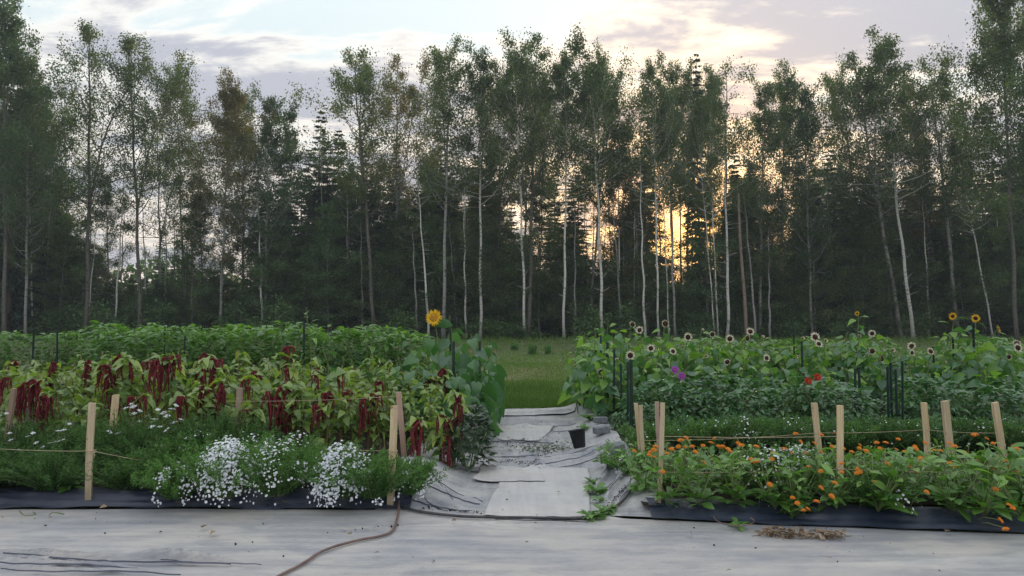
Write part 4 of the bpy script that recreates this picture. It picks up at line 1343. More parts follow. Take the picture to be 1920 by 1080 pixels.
for i, (px, py, d, k, lab) in enumerate(HS):
    p = W(px, py, d)
    r = np.random.default_rng(500 + i)
    fx = {'yellow sunflower seen from the side, left of the biggest yellow one': -1.2}.get(lab, r.normal() * .6)
    fc = (fx, -1, r.uniform(-.1, .5) if k != 'cream_shut' else r.uniform(.2, 1.2))
    tall = px in (1612, 1783)
    sunflower(p.x, d, p.z, lab, k, fc, 19 if p.z > 1.25 else 13, .19 if p.z > 1.2 else .17, meshes=(YL + SL[2:]) if p.z > 1.15 else SL, seed=600 + i,
              hs=r.uniform(.8, 1.15) * {'cream': 1.0, 'cream_short': .95, 'cream_shut': .72, 'yellow_dark': 1.0}[k] * (.6 if px == 1612 else 1) * .95)
# leafy, not yet flowering tall plants in the right bed
TG = [(1085, 630, 13), (1100, 622, 12.5), (1118, 612, 12.6), (1135, 608, 12.8), (1150, 625, 12.2), (1110, 640, 11.6), (1140, 655, 11.4), (1160, 640, 12.4), (1095, 655, 12.2), (1125, 675, 11.0),
      (1215, 640, 12.6), (1230, 660, 12), (1255, 630, 12.4), (1300, 650, 12.2), (1320, 650, 12.8), (1345, 650, 12.4), (1380, 648, 12.6), (1410, 650, 12.4), (1440, 648, 12.8), (1465, 655, 12.6),
      (1480, 645, 12.8), (1510, 650, 12.6), (1555, 655, 12.6), (1575, 640, 12.8), (1590, 622, 12.6), (1600, 645, 12.2), (1625, 640, 12.8), (1645, 650, 12.4), (1690, 668, 12.4), (1730, 672, 12.4),
      (1765, 625, 12.2), (1795, 615, 12.0), (1815, 625, 12.0), (1845, 630, 12.2), (1870, 645, 12.4), (1890, 655, 12.6), (1920, 640, 12.4), (1940, 650, 12.2), (1800, 650, 11.6), (1835, 665, 11.4),
      (1240, 690, 11), (1285, 695, 11), (1320, 685, 11.2), (1350, 690, 11.2), (1390, 680, 11.4), (1420, 690, 11.2), (1460, 690, 11.2), (1500, 695, 11), (1550, 695, 11.2), (1590, 690, 11.4),
      (1740, 700, 11.2), (1790, 700, 11), (1850, 700, 11), (1900, 700, 11), (1620, 700, 11.6), (1700, 700, 11.6)]
for i, (px, py, d) in enumerate(TG):
    p = W(px, py, d)
    sunflower(p.x, d, p.z, 'leafy green sunflower plant without open bloom in the right bed', None, (0, -1, .3), 24, .21, group='leafy sunflowers in the right bed', meshes=(YL + SL[2:]) if p.z > 1.1 else YL + SL, seed=700 + i,
              lean=rng.uniform(-.12, .12))

# ---------------------------------------------------------------- love-lies-bleeding amaranth
AL = leaf_var('amaranth_leaf', 'amaranth_leaf', (.05, .3, .55, .8, 1.0), w=.64, droop=.5, fold=.12, seg=5, shape=.5)


def tassel_mesh(seed, strands=4, L=.42, mat='tassel'):
    r = np.random.default_rng(seed); g = Geo()
    for s_ in range(strands):
        k = 16
        t = np.linspace(0, 1, k)
        az = r.uniform(0, 6.28); out = r.uniform(.02, .09)
        ln = L * r.uniform(.55, 1.1)
        x = out * np.sin(np.minimum(t * 3.2, 1.57)) ; z = .05 * np.sin(np.minimum(t * 4, PI)) - ln * t ** 1.15
        P = np.stack([x * math.cos(az) + .012 * np.sin(t * 9 + az), x * math.sin(az) + .012 * np.cos(t * 8 + az), z], -1)
        R = (.0075 + .005 * np.sin(t * PI)) * (1 + .28 * r.normal(size=k)) * (1 - .55 * t ** 3)
        g.tube(P, np.clip(R, .004, .03), 7, v=np.clip(np.repeat(.45 + r.normal(size=k) * .25, 7), 0, 1))
        # knobbly florets
        m = 60
        i = r.integers(0, k, m); dd = rand_dirs(m, r, -.3)
        g.stamp(DIA_V, DIA_F, P[i] + dd * R[i][:, None] * .8, bases(dd + np.array([0, 0, -.6]), r.uniform(0, 6.28, m), size=.018, width=.014), r.random(m))
    return g.mesh('tassel', M[mat])


TAS = [tassel_mesh(i, 5 + i % 4, (.30, .42, .52, .36, .60)[i % 5]) for i in range(5)]
TASP = [tassel_mesh(10 + i, 2 + i, .26 + .08 * i, 'tassel_pale') for i in range(2)]
ROPE = [tassel_mesh(30 + i, 2, .55) for i in range(2)]


def amaranth_proto(seed, H=1.02, nl=62, ntas=3):
    r = np.random.default_rng(seed)
    t = thing('amaranth_plant', '', 'amaranth', 'amaranth plants in the left bed')
    g = Geo(); zz = np.linspace(0, 1, 8)
    P = np.stack([.05 * np.sin(zz * 4 + seed), .05 * np.cos(zz * 3 + seed), zz * H], -1)
    g.tube(P, np.linspace(.013, .005, 8), 6)
    sides = []
    for q in range(5):
        u = r.uniform(.3, .75); p = np.array([np.interp(u, zz, P[:, c]) for c in range(3)])
        az = r.uniform(0, 6.28)
        B = branch_pts(p, (math.cos(az), math.sin(az), 1.1), H * (1 - u) * .85, 5, .2, .12, r)
        g.tube(B, np.linspace(.006, .003, 6), 5); sides.append(B)
    part('stem', g.mesh('amaranth_stem', M['amaranth_stem']), t)
    for i in range(nl):
        if i % 2 == 0:
            u = .22 + .78 * i / nl; p = np.array([np.interp(u, zz, P[:, c]) for c in range(3)])
        else:
            B = sides[r.integers(0, 5)]; p = B[r.integers(1, 6)]; u = p[2] / H
        az = r.uniform(0, 6.28)
        s = r.uniform(.11, .19) * (1.1 - .3 * u)
        d = np.array([math.cos(az), math.sin(az), r.uniform(-.5, .6)])
        vi = min(4, max(0, int(r.normal(1.1 + 2.6 * (u - .35), .9))))
        put_leaf(t, AL[vi], p + d * .035, d, s, r.normal() * .5)
    tops = [P[-1]] + [B[-1] for B in sides]
    for i in range(ntas):
        part('tassel', (TAS[r.integers(0, 5)] if r.random() < .8 else TASP[r.integers(0, 2)]), t, Matrix.Translation(tops[i % 6]) @ Matrix.Rotation(r.uniform(0, 6), 4, 'Z') @ Matrix.Scale(r.uniform(.6, 1.1), 4))
    return t


AM = Stock([amaranth_proto(400 + i, 1.0, 62, (1, 0, 1, 0, 0, 0, 1)[i]) for i in range(7)])
ra = np.random.default_rng(8)
AML = 'leafy green amaranth plant with dark red hanging tassels in the left bed'
am_sp = []
for row, d in enumerate((8.15, 8.75, 9.35, 9.95)):
    x = -6.6 if row else -6.0
    while x < (-.62, -.66, -.78, -1.0)[row]:
        am_sp.append((x + ra.uniform(-.08, .08), d + ra.uniform(-.15, .15), row))
        x += .36
AMH = {0: .74, 1: .9, 2: 1.02, 3: 1.06}
for i, (x, y, row) in enumerate(am_sp):
    px = 960 + x / y * F
    h = AMH[row] * ra.uniform(.9, 1.08)
    if px < 330 and row == 0: h *= .82
    if px > 560: h *= .93
    if px > 780: h *= .90
    AM.get(int(ra.integers(0, 7)) if row < 2 else int(ra.choice([0, 1, 2, 4, 5, 3])), (x, y, .10), ra.uniform(0, 6.28), h, AML, (ra.normal() * .07, ra.normal() * .07))
AM.sweep()
# the conspicuous tassel bunches hang where the photograph shows them; each is carried by a plant of its own
TP = [(62, 715, 1, 1.0, 'thick dark red amaranth tassels behind the leftmost pale stake'), (8, 705, 0, .9, 'dark red amaranth tassels at the far left edge of the bed'), (30, 735, 3, 1.0, 'drooping amaranth tassel just above the leaning brown stake'),
      (90, 742, 2, .9, 'arching amaranth tassel reaching down between the leftmost stakes'), (195, 690, 1, 1.0, 'amaranth tassel hanging straight down above the second pale stake'), (232, 680, 0, .9, 'amaranth tassels right of the second pale stake'),
      (300, 678, 2, 1.1, 'long amaranth rope arching down from the highest plant of the left bed'), (318, 672, 0, 1.0, 'amaranth tassel cluster at the top of the highest plant of the left bed'), (390, 680, 3, 1.0, 'amaranth tassel hanging behind white yarrow, left of the brown stake'),
      (415, 720, 1, 1.0, 'amaranth tassels just left of the brown stake in mid bed'), (462, 715, 4, .8, 'amaranth tassels just right of the brown stake in mid bed'), (468, 768, 3, .8, 'low fan of faded amaranth tassels beside the brown stake'),
      (340, 750, 3, .7, 'short amaranth tassel above the white yarrow heads'), (512, 735, 4, 1.1, 'longest curtain of amaranth tassels in the middle of the left bed'), (540, 728, 4, 1.15, 'second curtain of amaranth tassels in the middle of the left bed'),
      (528, 745, 2, 1.0, 'dense dark amaranth tassel between the two longest curtains'), (564, 738, 4, 1.1, 'straight crimson amaranth tassel nearly reaching the white asters'), (612, 742, 2, .9, 'amaranth rope arching over like a hook right of the crimson curtains'),
      (604, 765, 0, .8, 'thick short amaranth tassel below the hooked rope'), (682, 750, 1, 1.1, 'knobbly upright-hanging amaranth rope left of the tall pale stake'), (705, 745, 0, .6, 'small amaranth tassel in green leaves left of the tall pale stake'),
      (782, 790, 4, 1.0, 'knobbly crimson amaranth rope just right of the tall pale stake'), (830, 820, 4, .9, 'lowest crimson amaranth tassel brushing the ground cloth by the path'), (828, 785, 0, .7, 'dark amaranth tassel knot above the dark bush by the path'),
      (855, 745, 3, .7, 'faded amaranth tassel nearest the drooping sunflowers'), (372, 805, 0, .6, 'dark plume of amaranth low behind the white flower clumps'), (545, 690, 1, .7, 'amaranth tassel at the top of the bed in front of the tall crop'),
      (262, 745, 3, .8, 'amaranth tassel tangled above the yarrow clump'), (640, 700, 1, .6, 'thin amaranth tassel high among pale leaves in the centre of the left bed')]
for i, (px, py, vi, s, lab) in enumerate(TP):
    d = 8.5 if py < 700 else (8.0 if py < 760 else 7.75)
    if px > 770: d = 7.7
    p = W(px, py, d)
    r = np.random.default_rng(900 + i)
    t = thing('amaranth_plant', lab, 'amaranth', None, (p.x, d + .08, .09))
    g = Geo(); top = p.z - .08
    zz = np.linspace(0, 1, 7)
    Pst = np.stack([.03 * np.sin(zz * 4 + i), .05 + .02 * np.cos(zz * 5 + i), zz * top], -1)
    g.tube(np.vstack([Pst, [[.0, 0, top + .03], [0, -.06, top - .0]]]), np.linspace(.012, .005, 9), 6)
    part('stem', g.mesh('amaranth_stem', M['amaranth_stem']), t)
    for q in range(16):
        u = r.uniform(.35, 1.0); az = r.uniform(0, 6.28)
        dd = np.array([math.cos(az), math.sin(az), r.uniform(-.4, .6)])
        put_leaf(t, AL[min(4, max(0, int(r.normal(1 + 2 * u, 1))))], np.array([0, .05, u * top]) + dd * .03, dd, r.uniform(.12, .18), r.normal() * .5)
    for q in range(7):
        az = r.uniform(PI, 2 * PI); dd = np.array([math.cos(az), math.sin(az), r.uniform(-.2, .7)])
        put_leaf(t, AL[r.integers(1, 5)], np.array([r.normal() * .03, -.03, top - .05 + r.uniform(0, .1)]), dd, r.uniform(.12, .17), r.normal() * .4)
    for q in range(2 if i % 3 else 3):
        me = ROPE[q % 2] if (vi == 4 and q) or q == 2 else TAS[(vi + q) % 5]
        part('tassel', me, t, Matrix.Translation((r.normal() * .045, -.09 + r.normal() * .03, top + r.normal() * .02)) @ Matrix.Rotation(r.uniform(0, 6), 4, 'Z') @ Matrix.Scale(s * r.uniform(.6, .95), 4))

# ---------------------------------------------------------------- tall green crop rows behind
def hedge_geo(seed, H=1.5, n=70):
    r = np.random.default_rng(seed)
    st = Geo(); zz = np.linspace(0, H, 7)
    st.tube(np.stack([.03 * np.sin(zz * 3 + seed), .03 * np.cos(zz * 2 + seed), zz], -1), np.linspace(.011, .005, 7), 5)
    for q in range(3):
        az = r.uniform(0, 6.28); B = branch_pts((0, 0, H * r.uniform(.35, .6)), (math.cos(az), math.sin(az), 1.6), H * .4, 4, .2, .1, r)
        st.tube(B, [.006, .005, .004, .004, .003], 4)
    C = Geo(); V, Fs = leaf_template(w=.46, droop=.5, fold=.10, seg=4, shape=.5)
    u = r.uniform(.15, 1.0, n) ** .8
    az = np.arange(n) * 2.4 + r.normal(size=n) * .3
    rad = r.uniform(.02, .26, n) * (1.1 - .6 * u)
    P = np.stack([np.cos(az) * rad, np.sin(az) * rad, u * H], -1)
    D = np.stack([np.cos(az), np.sin(az), .5 * (u - .35) + r.normal(size=n) * .25 + .25], -1)
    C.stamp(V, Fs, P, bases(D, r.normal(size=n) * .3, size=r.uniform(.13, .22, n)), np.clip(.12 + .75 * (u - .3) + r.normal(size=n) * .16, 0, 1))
    return st, C
HP = []
for i in range(5):
    st, C = hedge_geo(50 + i, n=150)
    t = thing('crop_plant', '', 'crop plant', 'tall green crop plants in rows behind the amaranth')
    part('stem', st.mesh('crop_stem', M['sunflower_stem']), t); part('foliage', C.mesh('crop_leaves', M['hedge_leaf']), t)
    HP.append(t)
HP = Stock(HP)
HLAB = 'tall leafy green plant in the dense crop rows behind the amaranth'
rh = np.random.default_rng(14)
for row, (d, x0, x1, top) in enumerate(((13.0, -7.2, -1.55, 612), (13.7, -7.6, -1.45, 608), (14.4, -8.2, -1.35, 606), (16.5, -12.6, -6.2, 623), (17.3, -13.4, -6.6, 621))):
    x = x0
    while x < x1:
        px = 960 + x / d * F
        ty = top + rh.uniform(-7, 9) + (10 if 600 < px < 640 else 0) + (max(0, px - 730) * .3)
        h = (W(px, ty, d).z - .08)
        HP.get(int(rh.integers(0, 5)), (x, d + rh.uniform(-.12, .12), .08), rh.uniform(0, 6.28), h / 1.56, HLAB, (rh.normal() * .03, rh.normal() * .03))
        x += rh.uniform(.26, .36)
for row, (d, x0, x1, top) in enumerate(((12.8, 1.6, 9.2, 648), (13.6, 1.5, 9.8, 638), (14.5, 1.7, 10.4, 632), (15.6, 1.9, 11.0, 630))):
    x = x0
    while x < x1:
        px = 960 + x / d * F
        ty = top + rh.uniform(-8, 14) + (22 if 1670 < px < 1760 else 0)
        h = (W(px, ty, d).z - .08)
        HP.get(int(rh.integers(0, 5)), (x, d + rh.uniform(-.15, .15), .06), rh.uniform(0, 6.28), h / 1.56, 'leafy filler plant standing between the sunflowers of the right bed', (rh.normal() * .05, rh.normal() * .05), 'filler plants between the right-hand sunflowers')
        x += rh.uniform(.32, .46)
HP.sweep()
p = W(580, 577, 12.6)
sunflower(p.x, 12.6, p.z, 'tallest bright green shoot sticking up above the crop rows on the left', None, (0, -1, .3), 16, .17, meshes=YL, seed=41)
for (px, py, d) in ((700, 608, 12.7), (730, 604, 12.8), (765, 615, 12.6), (650, 612, 12.9), (618, 606, 12.8)):
    p = W(px, py, d)
    sunflower(p.x, d, p.z, 'broad-leaved green shoot rising from the right half of the crop rows', None, (0, -1, .3), 15, .17, group='broad-leaved shoots in the crop rows', meshes=YL + SL[2:], seed=int(px))

# ---------------------------------------------------------------- dahlias
DL = leaf_var('dahlia_leaf', 'dahlia_leaf', (.1, .35, .6, .9), w=.62, droop=.4, fold=.10, seg=5, shape=.5)
def bush_proto(seed, name='dahlia_plant', R=.46, H=.85, n=150, meshes=DL, size=(.11, .17), cat='dahlia'):
    r = np.random.default_rng(seed)
    t = thing(name, '', cat)
    g = Geo()
    for q in range(9):
        az = r.uniform(0, 6.28); B = branch_pts((.04 * math.cos(az), .04 * math.sin(az), 0), (math.cos(az) * .4, math.sin(az) * .4, 1), H * r.uniform(.7, .95), 5, .1, .1, r)
        g.tube(B, np.linspace(.009, .004, 6), 5)
    part('stem', g.mesh('bush_stems', M['sunflower_stem']), t)
    for i in range(n):
        u = (i + .5) / n
        z = H * (.12 + .86 * u ** .75); rr = R * (1 - (max(0, (z / H - .35)) / .68) ** 2.2) ** .5 if z / H > .35 else R
        az = i * 2.4; rr *= r.uniform(.55, .98)
        el = .1 + 1.1 * max(0, z / H - .45) + r.normal() * .2
        d = np.array([math.cos(az), math.sin(az), el])
        p = np.array([math.cos(az) * rr * .72, math.sin(az) * rr * .72, z - .03])
        put_leaf(t, meshes[r.integers(0, len(meshes))], p, d, r.uniform(*size), r.normal() * .3)
    return t
DP = Stock([bush_proto(60 + i) for i in range(3)])
DB = [(1215, 745, 9.6), (1262, 725, 9.9), (1310, 722, 10.0), (1360, 725, 9.9), (1402, 730, 9.8), (1240, 705, 10.6), (1290, 700, 10.7), (1345, 702, 10.7), (1395, 705, 10.6), (1192, 720, 10.4), (1160, 765, 9.9),
      (1450, 728, 10.0), (1500, 715, 10.2), (1545, 718, 9.9), (1600, 728, 9.8), (1520, 700, 10.8), (1580, 705, 10.7), (1710, 712, 10.2), (1760, 710, 10.1), (1730, 700, 10.9), (1810, 715, 10.2), (1860, 722, 10.0), (1915, 725, 9.9), (1650, 740, 10.6), (1440, 712, 10.9), (1885, 705, 10.9), (1130, 760, 10.8), (1115, 745, 11.8), (1105, 730, 12.6)]
for i, (px, py, d) in enumerate(DB):
    p = W(px, py, d)
    DP.get(i, (p.x, d, .08), rng.uniform(0, 6.28), ((p.z - .08) / .88) * (.88 + .22 * ((i * 37) % 10) / 9), 'dark green leafy dahlia bush without bloom in the right bed', None, 'dahlia bushes in the right bed')
DP.sweep()
dah_n = 0
for (px, py, mat, lab) in ((1266, 694, 'purple_petal', 'purple dahlia bloom, upper left of the purple pair'), (1279, 706, 'purple_petal', 'purple dahlia bloom, lower right of the purple pair'),
                           (1517, 715, 'red_petal', 'red dahlia bloom, lower left of the red pair'), (1534, 708, 'red_petal', 'red dahlia bloom, upper right of the red pair'), (1326, 702, 'cream_petal', None)):
    if lab is None: continue
    d = 9.9; p = W(px, py, d)
    t = thing('dahlia_plant', lab, 'dahlia', None, (p.x, d + .1, .09))
    zz = np.linspace(0, 1, 6)
    part('stem', Geo().tube(np.vstack([np.stack([.03 * np.sin(zz * 4), 0 * zz, zz * (p.z - .12)], -1), [[0, -.05, p.z - .09]]]), np.linspace(.007, .004, 7), 5).mesh('dahlia_stem', M['sunflower_stem']), t)
    for q in range(10):
        az = q * 2.4; u = rng.uniform(.3, .85)
        put_leaf(t, DL[q % 4], (0, 0, u * p.z), (math.cos(az), math.sin(az), .3), .2, 0)
    hd = part('flower_head', flower_disc(16, .008, .062, .45, .25, 4, 70 + dah_n).mesh('dahlia_petals', M[mat]), t, Matrix.Translation((0, -.07, p.z - .09)) @ Matrix.Rotation(PI / 2 - .35, 4, 'X'))
    part('centre', dome(Geo(), .012, .012, .012).mesh('dahlia_centre', M['seed_ochre']), hd)
    dah_n += 1

# dark glossy bush by the path on the left and low edge plants on the right
BL = leaf_var('basil_leaf', 'bush_leaf', (.1, .4, .8), w=.5, droop=.4, fold=.12, seg=4, shape=.48)
BP = bush_proto(90, 'dark_bush', .36, .64, 300, BL, (.10, .15), 'bush')
p = G(876, 886, .05); BP.location = (p.x, p.y + .22, .04); BP['label'] = 'rounded dark glossy-leaved bush spilling onto the path beside the crimson tassel'; BP.scale = (.95, .8, .92)
b2 = dup(BP, 'smaller dark glossy-leaved bush tucked behind the rounded one under the sunflowers'); p = G(893, 845, .05); b2.location = (p.x - .08, p.y + .15, .04); b2.scale = (.85, .85, .85); b2.rotation_euler.z = 2

# ---------------------------------------------------------------- calendula bed
CL = leaf_var('calendula_leaf', 'calendula_leaf', (.1, .35, .6, .95), w=.36, droop=.3, fold=.10, seg=6, shape=1.35)
CB = leaf_var('calendula_leaf', 'calendula_broad_leaf', (.15, .4), w=.36, droop=.45, fold=.10, seg=6, shape=1.3)
cpet = flower_disc(20, .008, .030, .34, .25, 2, 80).mesh('calendula_petals', M['orange_petal'])
cdis = dome(Geo(), .011, .006).mesh('calendula_disc', M['seed_ochre'])


def cal_proto(seed, H=.47, nl=58, nst=10):
    r = np.random.default_rng(seed)
    t = thing('calendula_plant', '', 'calendula')
    g = Geo(); tips = []
    for q in range(nst):
        az = r.uniform(0, 6.28)
        B = branch_pts((0, 0, 0), (math.cos(az) * .55, math.sin(az) * .55, 1), H * r.uniform(.75, 1.05), 5, .15, .12, r)
        g.tube(B, np.linspace(.005, .003, 6), 4); tips.append(B)
    part('stem', g.mesh('calendula_stems', M['sunflower_stem']), t)
    for i in range(nl):
        if i < nl * .38:
            az = i * 2.4 + r.normal() * .2; d = np.array([math.cos(az), math.sin(az), r.uniform(.15, 1.1)])
            put_leaf(t, CB[r.integers(0, 2)], d * .03 + (0, 0, r.uniform(.01, .09)), d, r.uniform(.12, .19), r.normal() * .3)
        else:
            B = tips[r.integers(0, nst)]; k = r.integers(1, 6); az = r.uniform(0, 6.28)
            d = np.array([math.cos(az), math.sin(az), r.uniform(.2, 1.4)])
            put_leaf(t, CL[r.integers(0, 4)], B[k], d, r.uniform(.09, .15), r.normal() * .4)
    t['tips'] = 1
    return t, tips
cps = [cal_proto(100 + i) for i in range(6)]
for t, _ in cps:
    del t['tips']
CP = Stock([c[0] for c in cps])
rc = np.random.default_rng(3)
CLAB = 'leafy green calendula plant in the low front bed on the right'
y_of = lambda x: front_y(np.array(x))
nrow = 6
for row in range(nrow):
    x = 1.22 - .05 * row
    while x < 5.6 + row * .5:
        y = float(y_of(x)) + .19 + row * .33 + rc.uniform(-.08, .08)
        CP.get(int(rc.integers(0, 6)), (x + rc.uniform(-.06, .06), y, .10), rc.uniform(0, 6.28), (1.05, 1.05, max(.42, (1.60 - .180 * y) / .50) * 1.0) if False else max(.55, (1.58 - .182 * y) / .48) * rc.uniform(.88, 1.1), CLAB, (rc.normal() * .08, rc.normal() * .08), 'calendula plants in the right front bed')
        x += .27 if row < 3 else .32
# one plant spilling over the front edge
pg_ = G(1500, 985)
CP.get(2, (pg_.x, pg_.y - .02 + .1, .03), 1.0, .8, 'calendula plant spilling forward over the black cloth edge below the tall stake', None, None).pop('group', None)
CP.sweep()
# orange blooms of the photograph, each on a stem of its own
CF_ = [(1189, 846), (1219, 848), (1226, 844), (1229, 838), (1276, 826), (1286, 822), (1259, 843), (1304, 848), (1333, 831), (1318, 836), (1365, 843), (1369, 847), (1355, 838), (1354, 838), (1384, 832), (1390, 836), (1412, 865),
       (1492, 814), (1540, 816), (1567, 813), (1527, 832), (1501, 829), (1560, 838), (1597, 848), (1612, 835), (1611, 841), (1644, 831), (1661, 831), (1684, 824), (1697, 848), (1680, 843), (1715, 838), (1717, 842), (1752, 845),
       (1764, 846), (1735, 832), (1781, 869), (1809, 849), (1819, 855), (1833, 864), (1851, 871), (1850, 823), (1830, 815), (1825, 816), (1892, 876), (1905, 886), (1886, 865), (1867, 918), (1891, 947), (1899, 953), (1908, 835),
       (1640, 904), (1578, 870), (1486, 934), (1514, 955), (1507, 958), (1531, 941), (1495, 944), (1875, 976), (1886, 993), (1450, 850), (1470, 842), (1418, 838), (1340, 822), (1298, 838), (1240, 845), (1790, 838), (1780, 832), (1862, 832), (1900, 842), (1580, 842), (1624, 846), (1650, 842)]
CF_ += [(int(1200 + 715 * rc.random()), int(838 + 95 * rc.random() ** 1.6)) for _ in range(34)]
for i, (px, py) in enumerate(CF_):
    yb = np.interp(py, [812, 830, 850, 880, 920, 960, 995], [6.9, 6.6, 6.25, 5.92, 5.70, 5.58, 5.42]) - (px - 1180) / 740 * .16
    p = W(px, py, yb); r = np.random.default_rng(1500 + i)
    t = thing('calendula_flower', 'orange calendula bloom on a thin stem rising from the right front bed', 'flower', 'orange calendula blooms', (p.x, yb, .08))
    h = max(p.z - .08, .03)
    part('stem', Geo().tube([(0, .26, .02), (.01 * r.normal(), .2, h * .45 + .02), (.008 * r.normal(), .06, h * .85 + .01), (0, 0, h)], [.003, .0025, .002, .002], 4).mesh('flower_stem', M['sunflower_stem']), t)
    tilt = Matrix.Rotation(r.uniform(.05, .7), 4, 'X') @ Matrix.Rotation(r.normal() * .3, 4, 'Y')
    s = r.uniform(.8, 1.15) * (yb / 7.2) ** .5
    hd = part('petals', cpet, t, Matrix.Translation((0, 0, h)) @ tilt @ Matrix.Scale(s, 4))
    part('centre', cdis, hd, Matrix.Translation((0, 0, .004)))

# ---------------------------------------------------------------- fine-leaved clumps
def fine_geo(seed, R=.34, H=.42, n=5200, ls=.035, lw=.010, stems=46, arch=.6):
    r = np.random.default_rng(seed); S = Geo(); C = Geo(); pts = []
    for q in range(stems):
        az = r.uniform(0, 6.28); e = r.uniform(.15, 1.1)
        B = branch_pts((.05 * math.cos(az), .05 * math.sin(az), 0), (math.cos(az) * e, math.sin(az) * e, 1), math.hypot(R * e, H) * r.uniform(.75, 1.02), 7, -arch * e * .6, .1, r)
        B[:, 2] = np.maximum(B[:, 2], .02)
        S.tube(B, np.linspace(.004, .0018, 8), 4, cap=False); pts.append(B)
    A = np.array(pts)
    q = r.integers(0, stems, n); f = r.uniform(.12, 1, n) * 6.99; j = f.astype(int); fr = (f - j)[:, None]
    P = A[q, j] * (1 - fr) + A[q, j + 1] * fr
    T = A[q, j + 1] - A[q, j]; T /= np.linalg.norm(T, axis=1)[:, None]
    D = T * .7 + rand_dirs(n, r) * .9
    P = P + rand_dirs(n, r) * r.uniform(0, .03, (n, 1))
    C.stamp(DIA_V, DIA_F, P, bases(D, r.uniform(0, 6.28, n), size=ls * r.uniform(.6, 1.4, n), width=lw * r.uniform(.7, 1.4, n)), np.clip(.15 + .6 * P[:, 2] / H + r.normal(size=n) * .18, 0, 1))
    return S, C, A[:, -1]
yar = []
for i in range(3):
    S, C, tips = fine_geo(120 + i, .36, .50, 9000, .034, .0085, 70)
    yar.append((S.mesh('yarrow_stems', M['sunflower_stem']), C.mesh('yarrow_foliage', M['yarrow_leaf']), tips))
um = Geo()
for k in range(26):
    a_ = k * 2.4; rr_ = .030 * math.sqrt(k / 26)
    um.stamp(*[np.array([(-.5, -.5, 0), (.5, -.5, 0), (.5, .5, .1), (-.5, .5, .1)]), np.array([(0, 1, 2, 3)])], np.array([(rr_ * math.cos(a_), rr_ * math.sin(a_), .004 * math.sin(k))]),
             bases(np.array([(math.cos(k), math.sin(k), .15)]), size=.011), .3 + .6 * ((k * 7) % 5) / 5)
for k in range(8):
    a_ = k * .785; um.tube([(0, 0, -.035), (.024 * math.cos(a_), .024 * math.sin(a_), -.002)], [.0012, .001], 3, mat=1, cap=False)
umb = um.mesh('umbel', [M['white_petal'], M['sunflower_stem']])
YP = []
for S, C, tips in yar:
    t = thing('yarrow_plant', '', 'yarrow'); part('stem', S, t); part('foliage', C, t); YP.append(t)
YP = Stock(YP)
YSP = [(-5.05, 7.0, .95), (-4.7, 6.85, .9), (-4.35, 7.05, 1.0), (-4.05, 6.85, .95), (-3.74, 7.35, 1.0), (-3.42, 6.9, .92), (-3.2, 7.2, 1.1), (-5.0, 7.5, 1.1), (-4.6, 7.5, 1.1), (-4.2, 7.55, 1.15), (-3.85, 7.5, 1.2), (-3.5, 7.5, 1.35), (-3.15, 7.55, 1.4), (-2.85, 7.5, 1.25),
       (-5.4, 7.2, 1.0), (-5.3, 6.7, .8), (-3.0, 6.95, .8), (-3.55, 7.85, 1.2), (-2.6, 7.7, 1.0), (-2.45, 7.35, .8)]
for i, (x, y, s) in enumerate(YSP):
    YP.get(i, (x, y - (.22 if y < 7.3 else .1), .08), i * 1.3, (1.08, 1.08, s * (.84 + .22 * math.sin(i * 2.1))), 'feathery dark green yarrow clump at the left end of the front bed', None, 'feathery yarrow clumps')
YP.sweep()
UMS = [(18, 812), (40, 850), (52, 818), (68, 830), (80, 838), (97, 830), (114, 826), (120, 806), (110, 808), (6, 845), (0, 780), (12, 775), (35, 846), (62, 812), (130, 795), (236, 765), (250, 762), (262, 770), (275, 780), (282, 792), (290, 786), (308, 772), (313, 780),
       (300, 800), (306, 775), (322, 767), (326, 792), (340, 787), (312, 806), (345, 822), (285, 800), (252, 775), (222, 812), (205, 810), (394, 831), (388, 828), (400, 836), (262, 790), (246, 757), (330, 760), (296, 768), (20, 825)]
for i, (px, py) in enumerate(UMS):
    yb = 7.65 if py < 800 else 7.15
    p = W(px, py, yb); r = np.random.default_rng(1700 + i)
    t = thing('yarrow_flower', 'flat white yarrow flower head on a thin stem above the feathery leaves', 'flower', 'flat white yarrow flower heads', (p.x, yb, .1))
    h = p.z - .1
    part('stem', Geo().tube([(.02 * r.normal(), .02, 0), (.02 * r.normal(), .01, h * .5), (0, 0, h - .03)], [.0022, .002, .0016], 4).mesh('flower_stem', M['sunflower_stem']), t)
    part('umbel', umb, t, Matrix.Translation((0, 0, h)) @ Matrix.Rotation(r.uniform(-.1, .5), 4, 'X') @ Matrix.Rotation(r.normal() * .25, 4, 'Y') @ Matrix.Scale(r.uniform(.65, 1.2), 4))

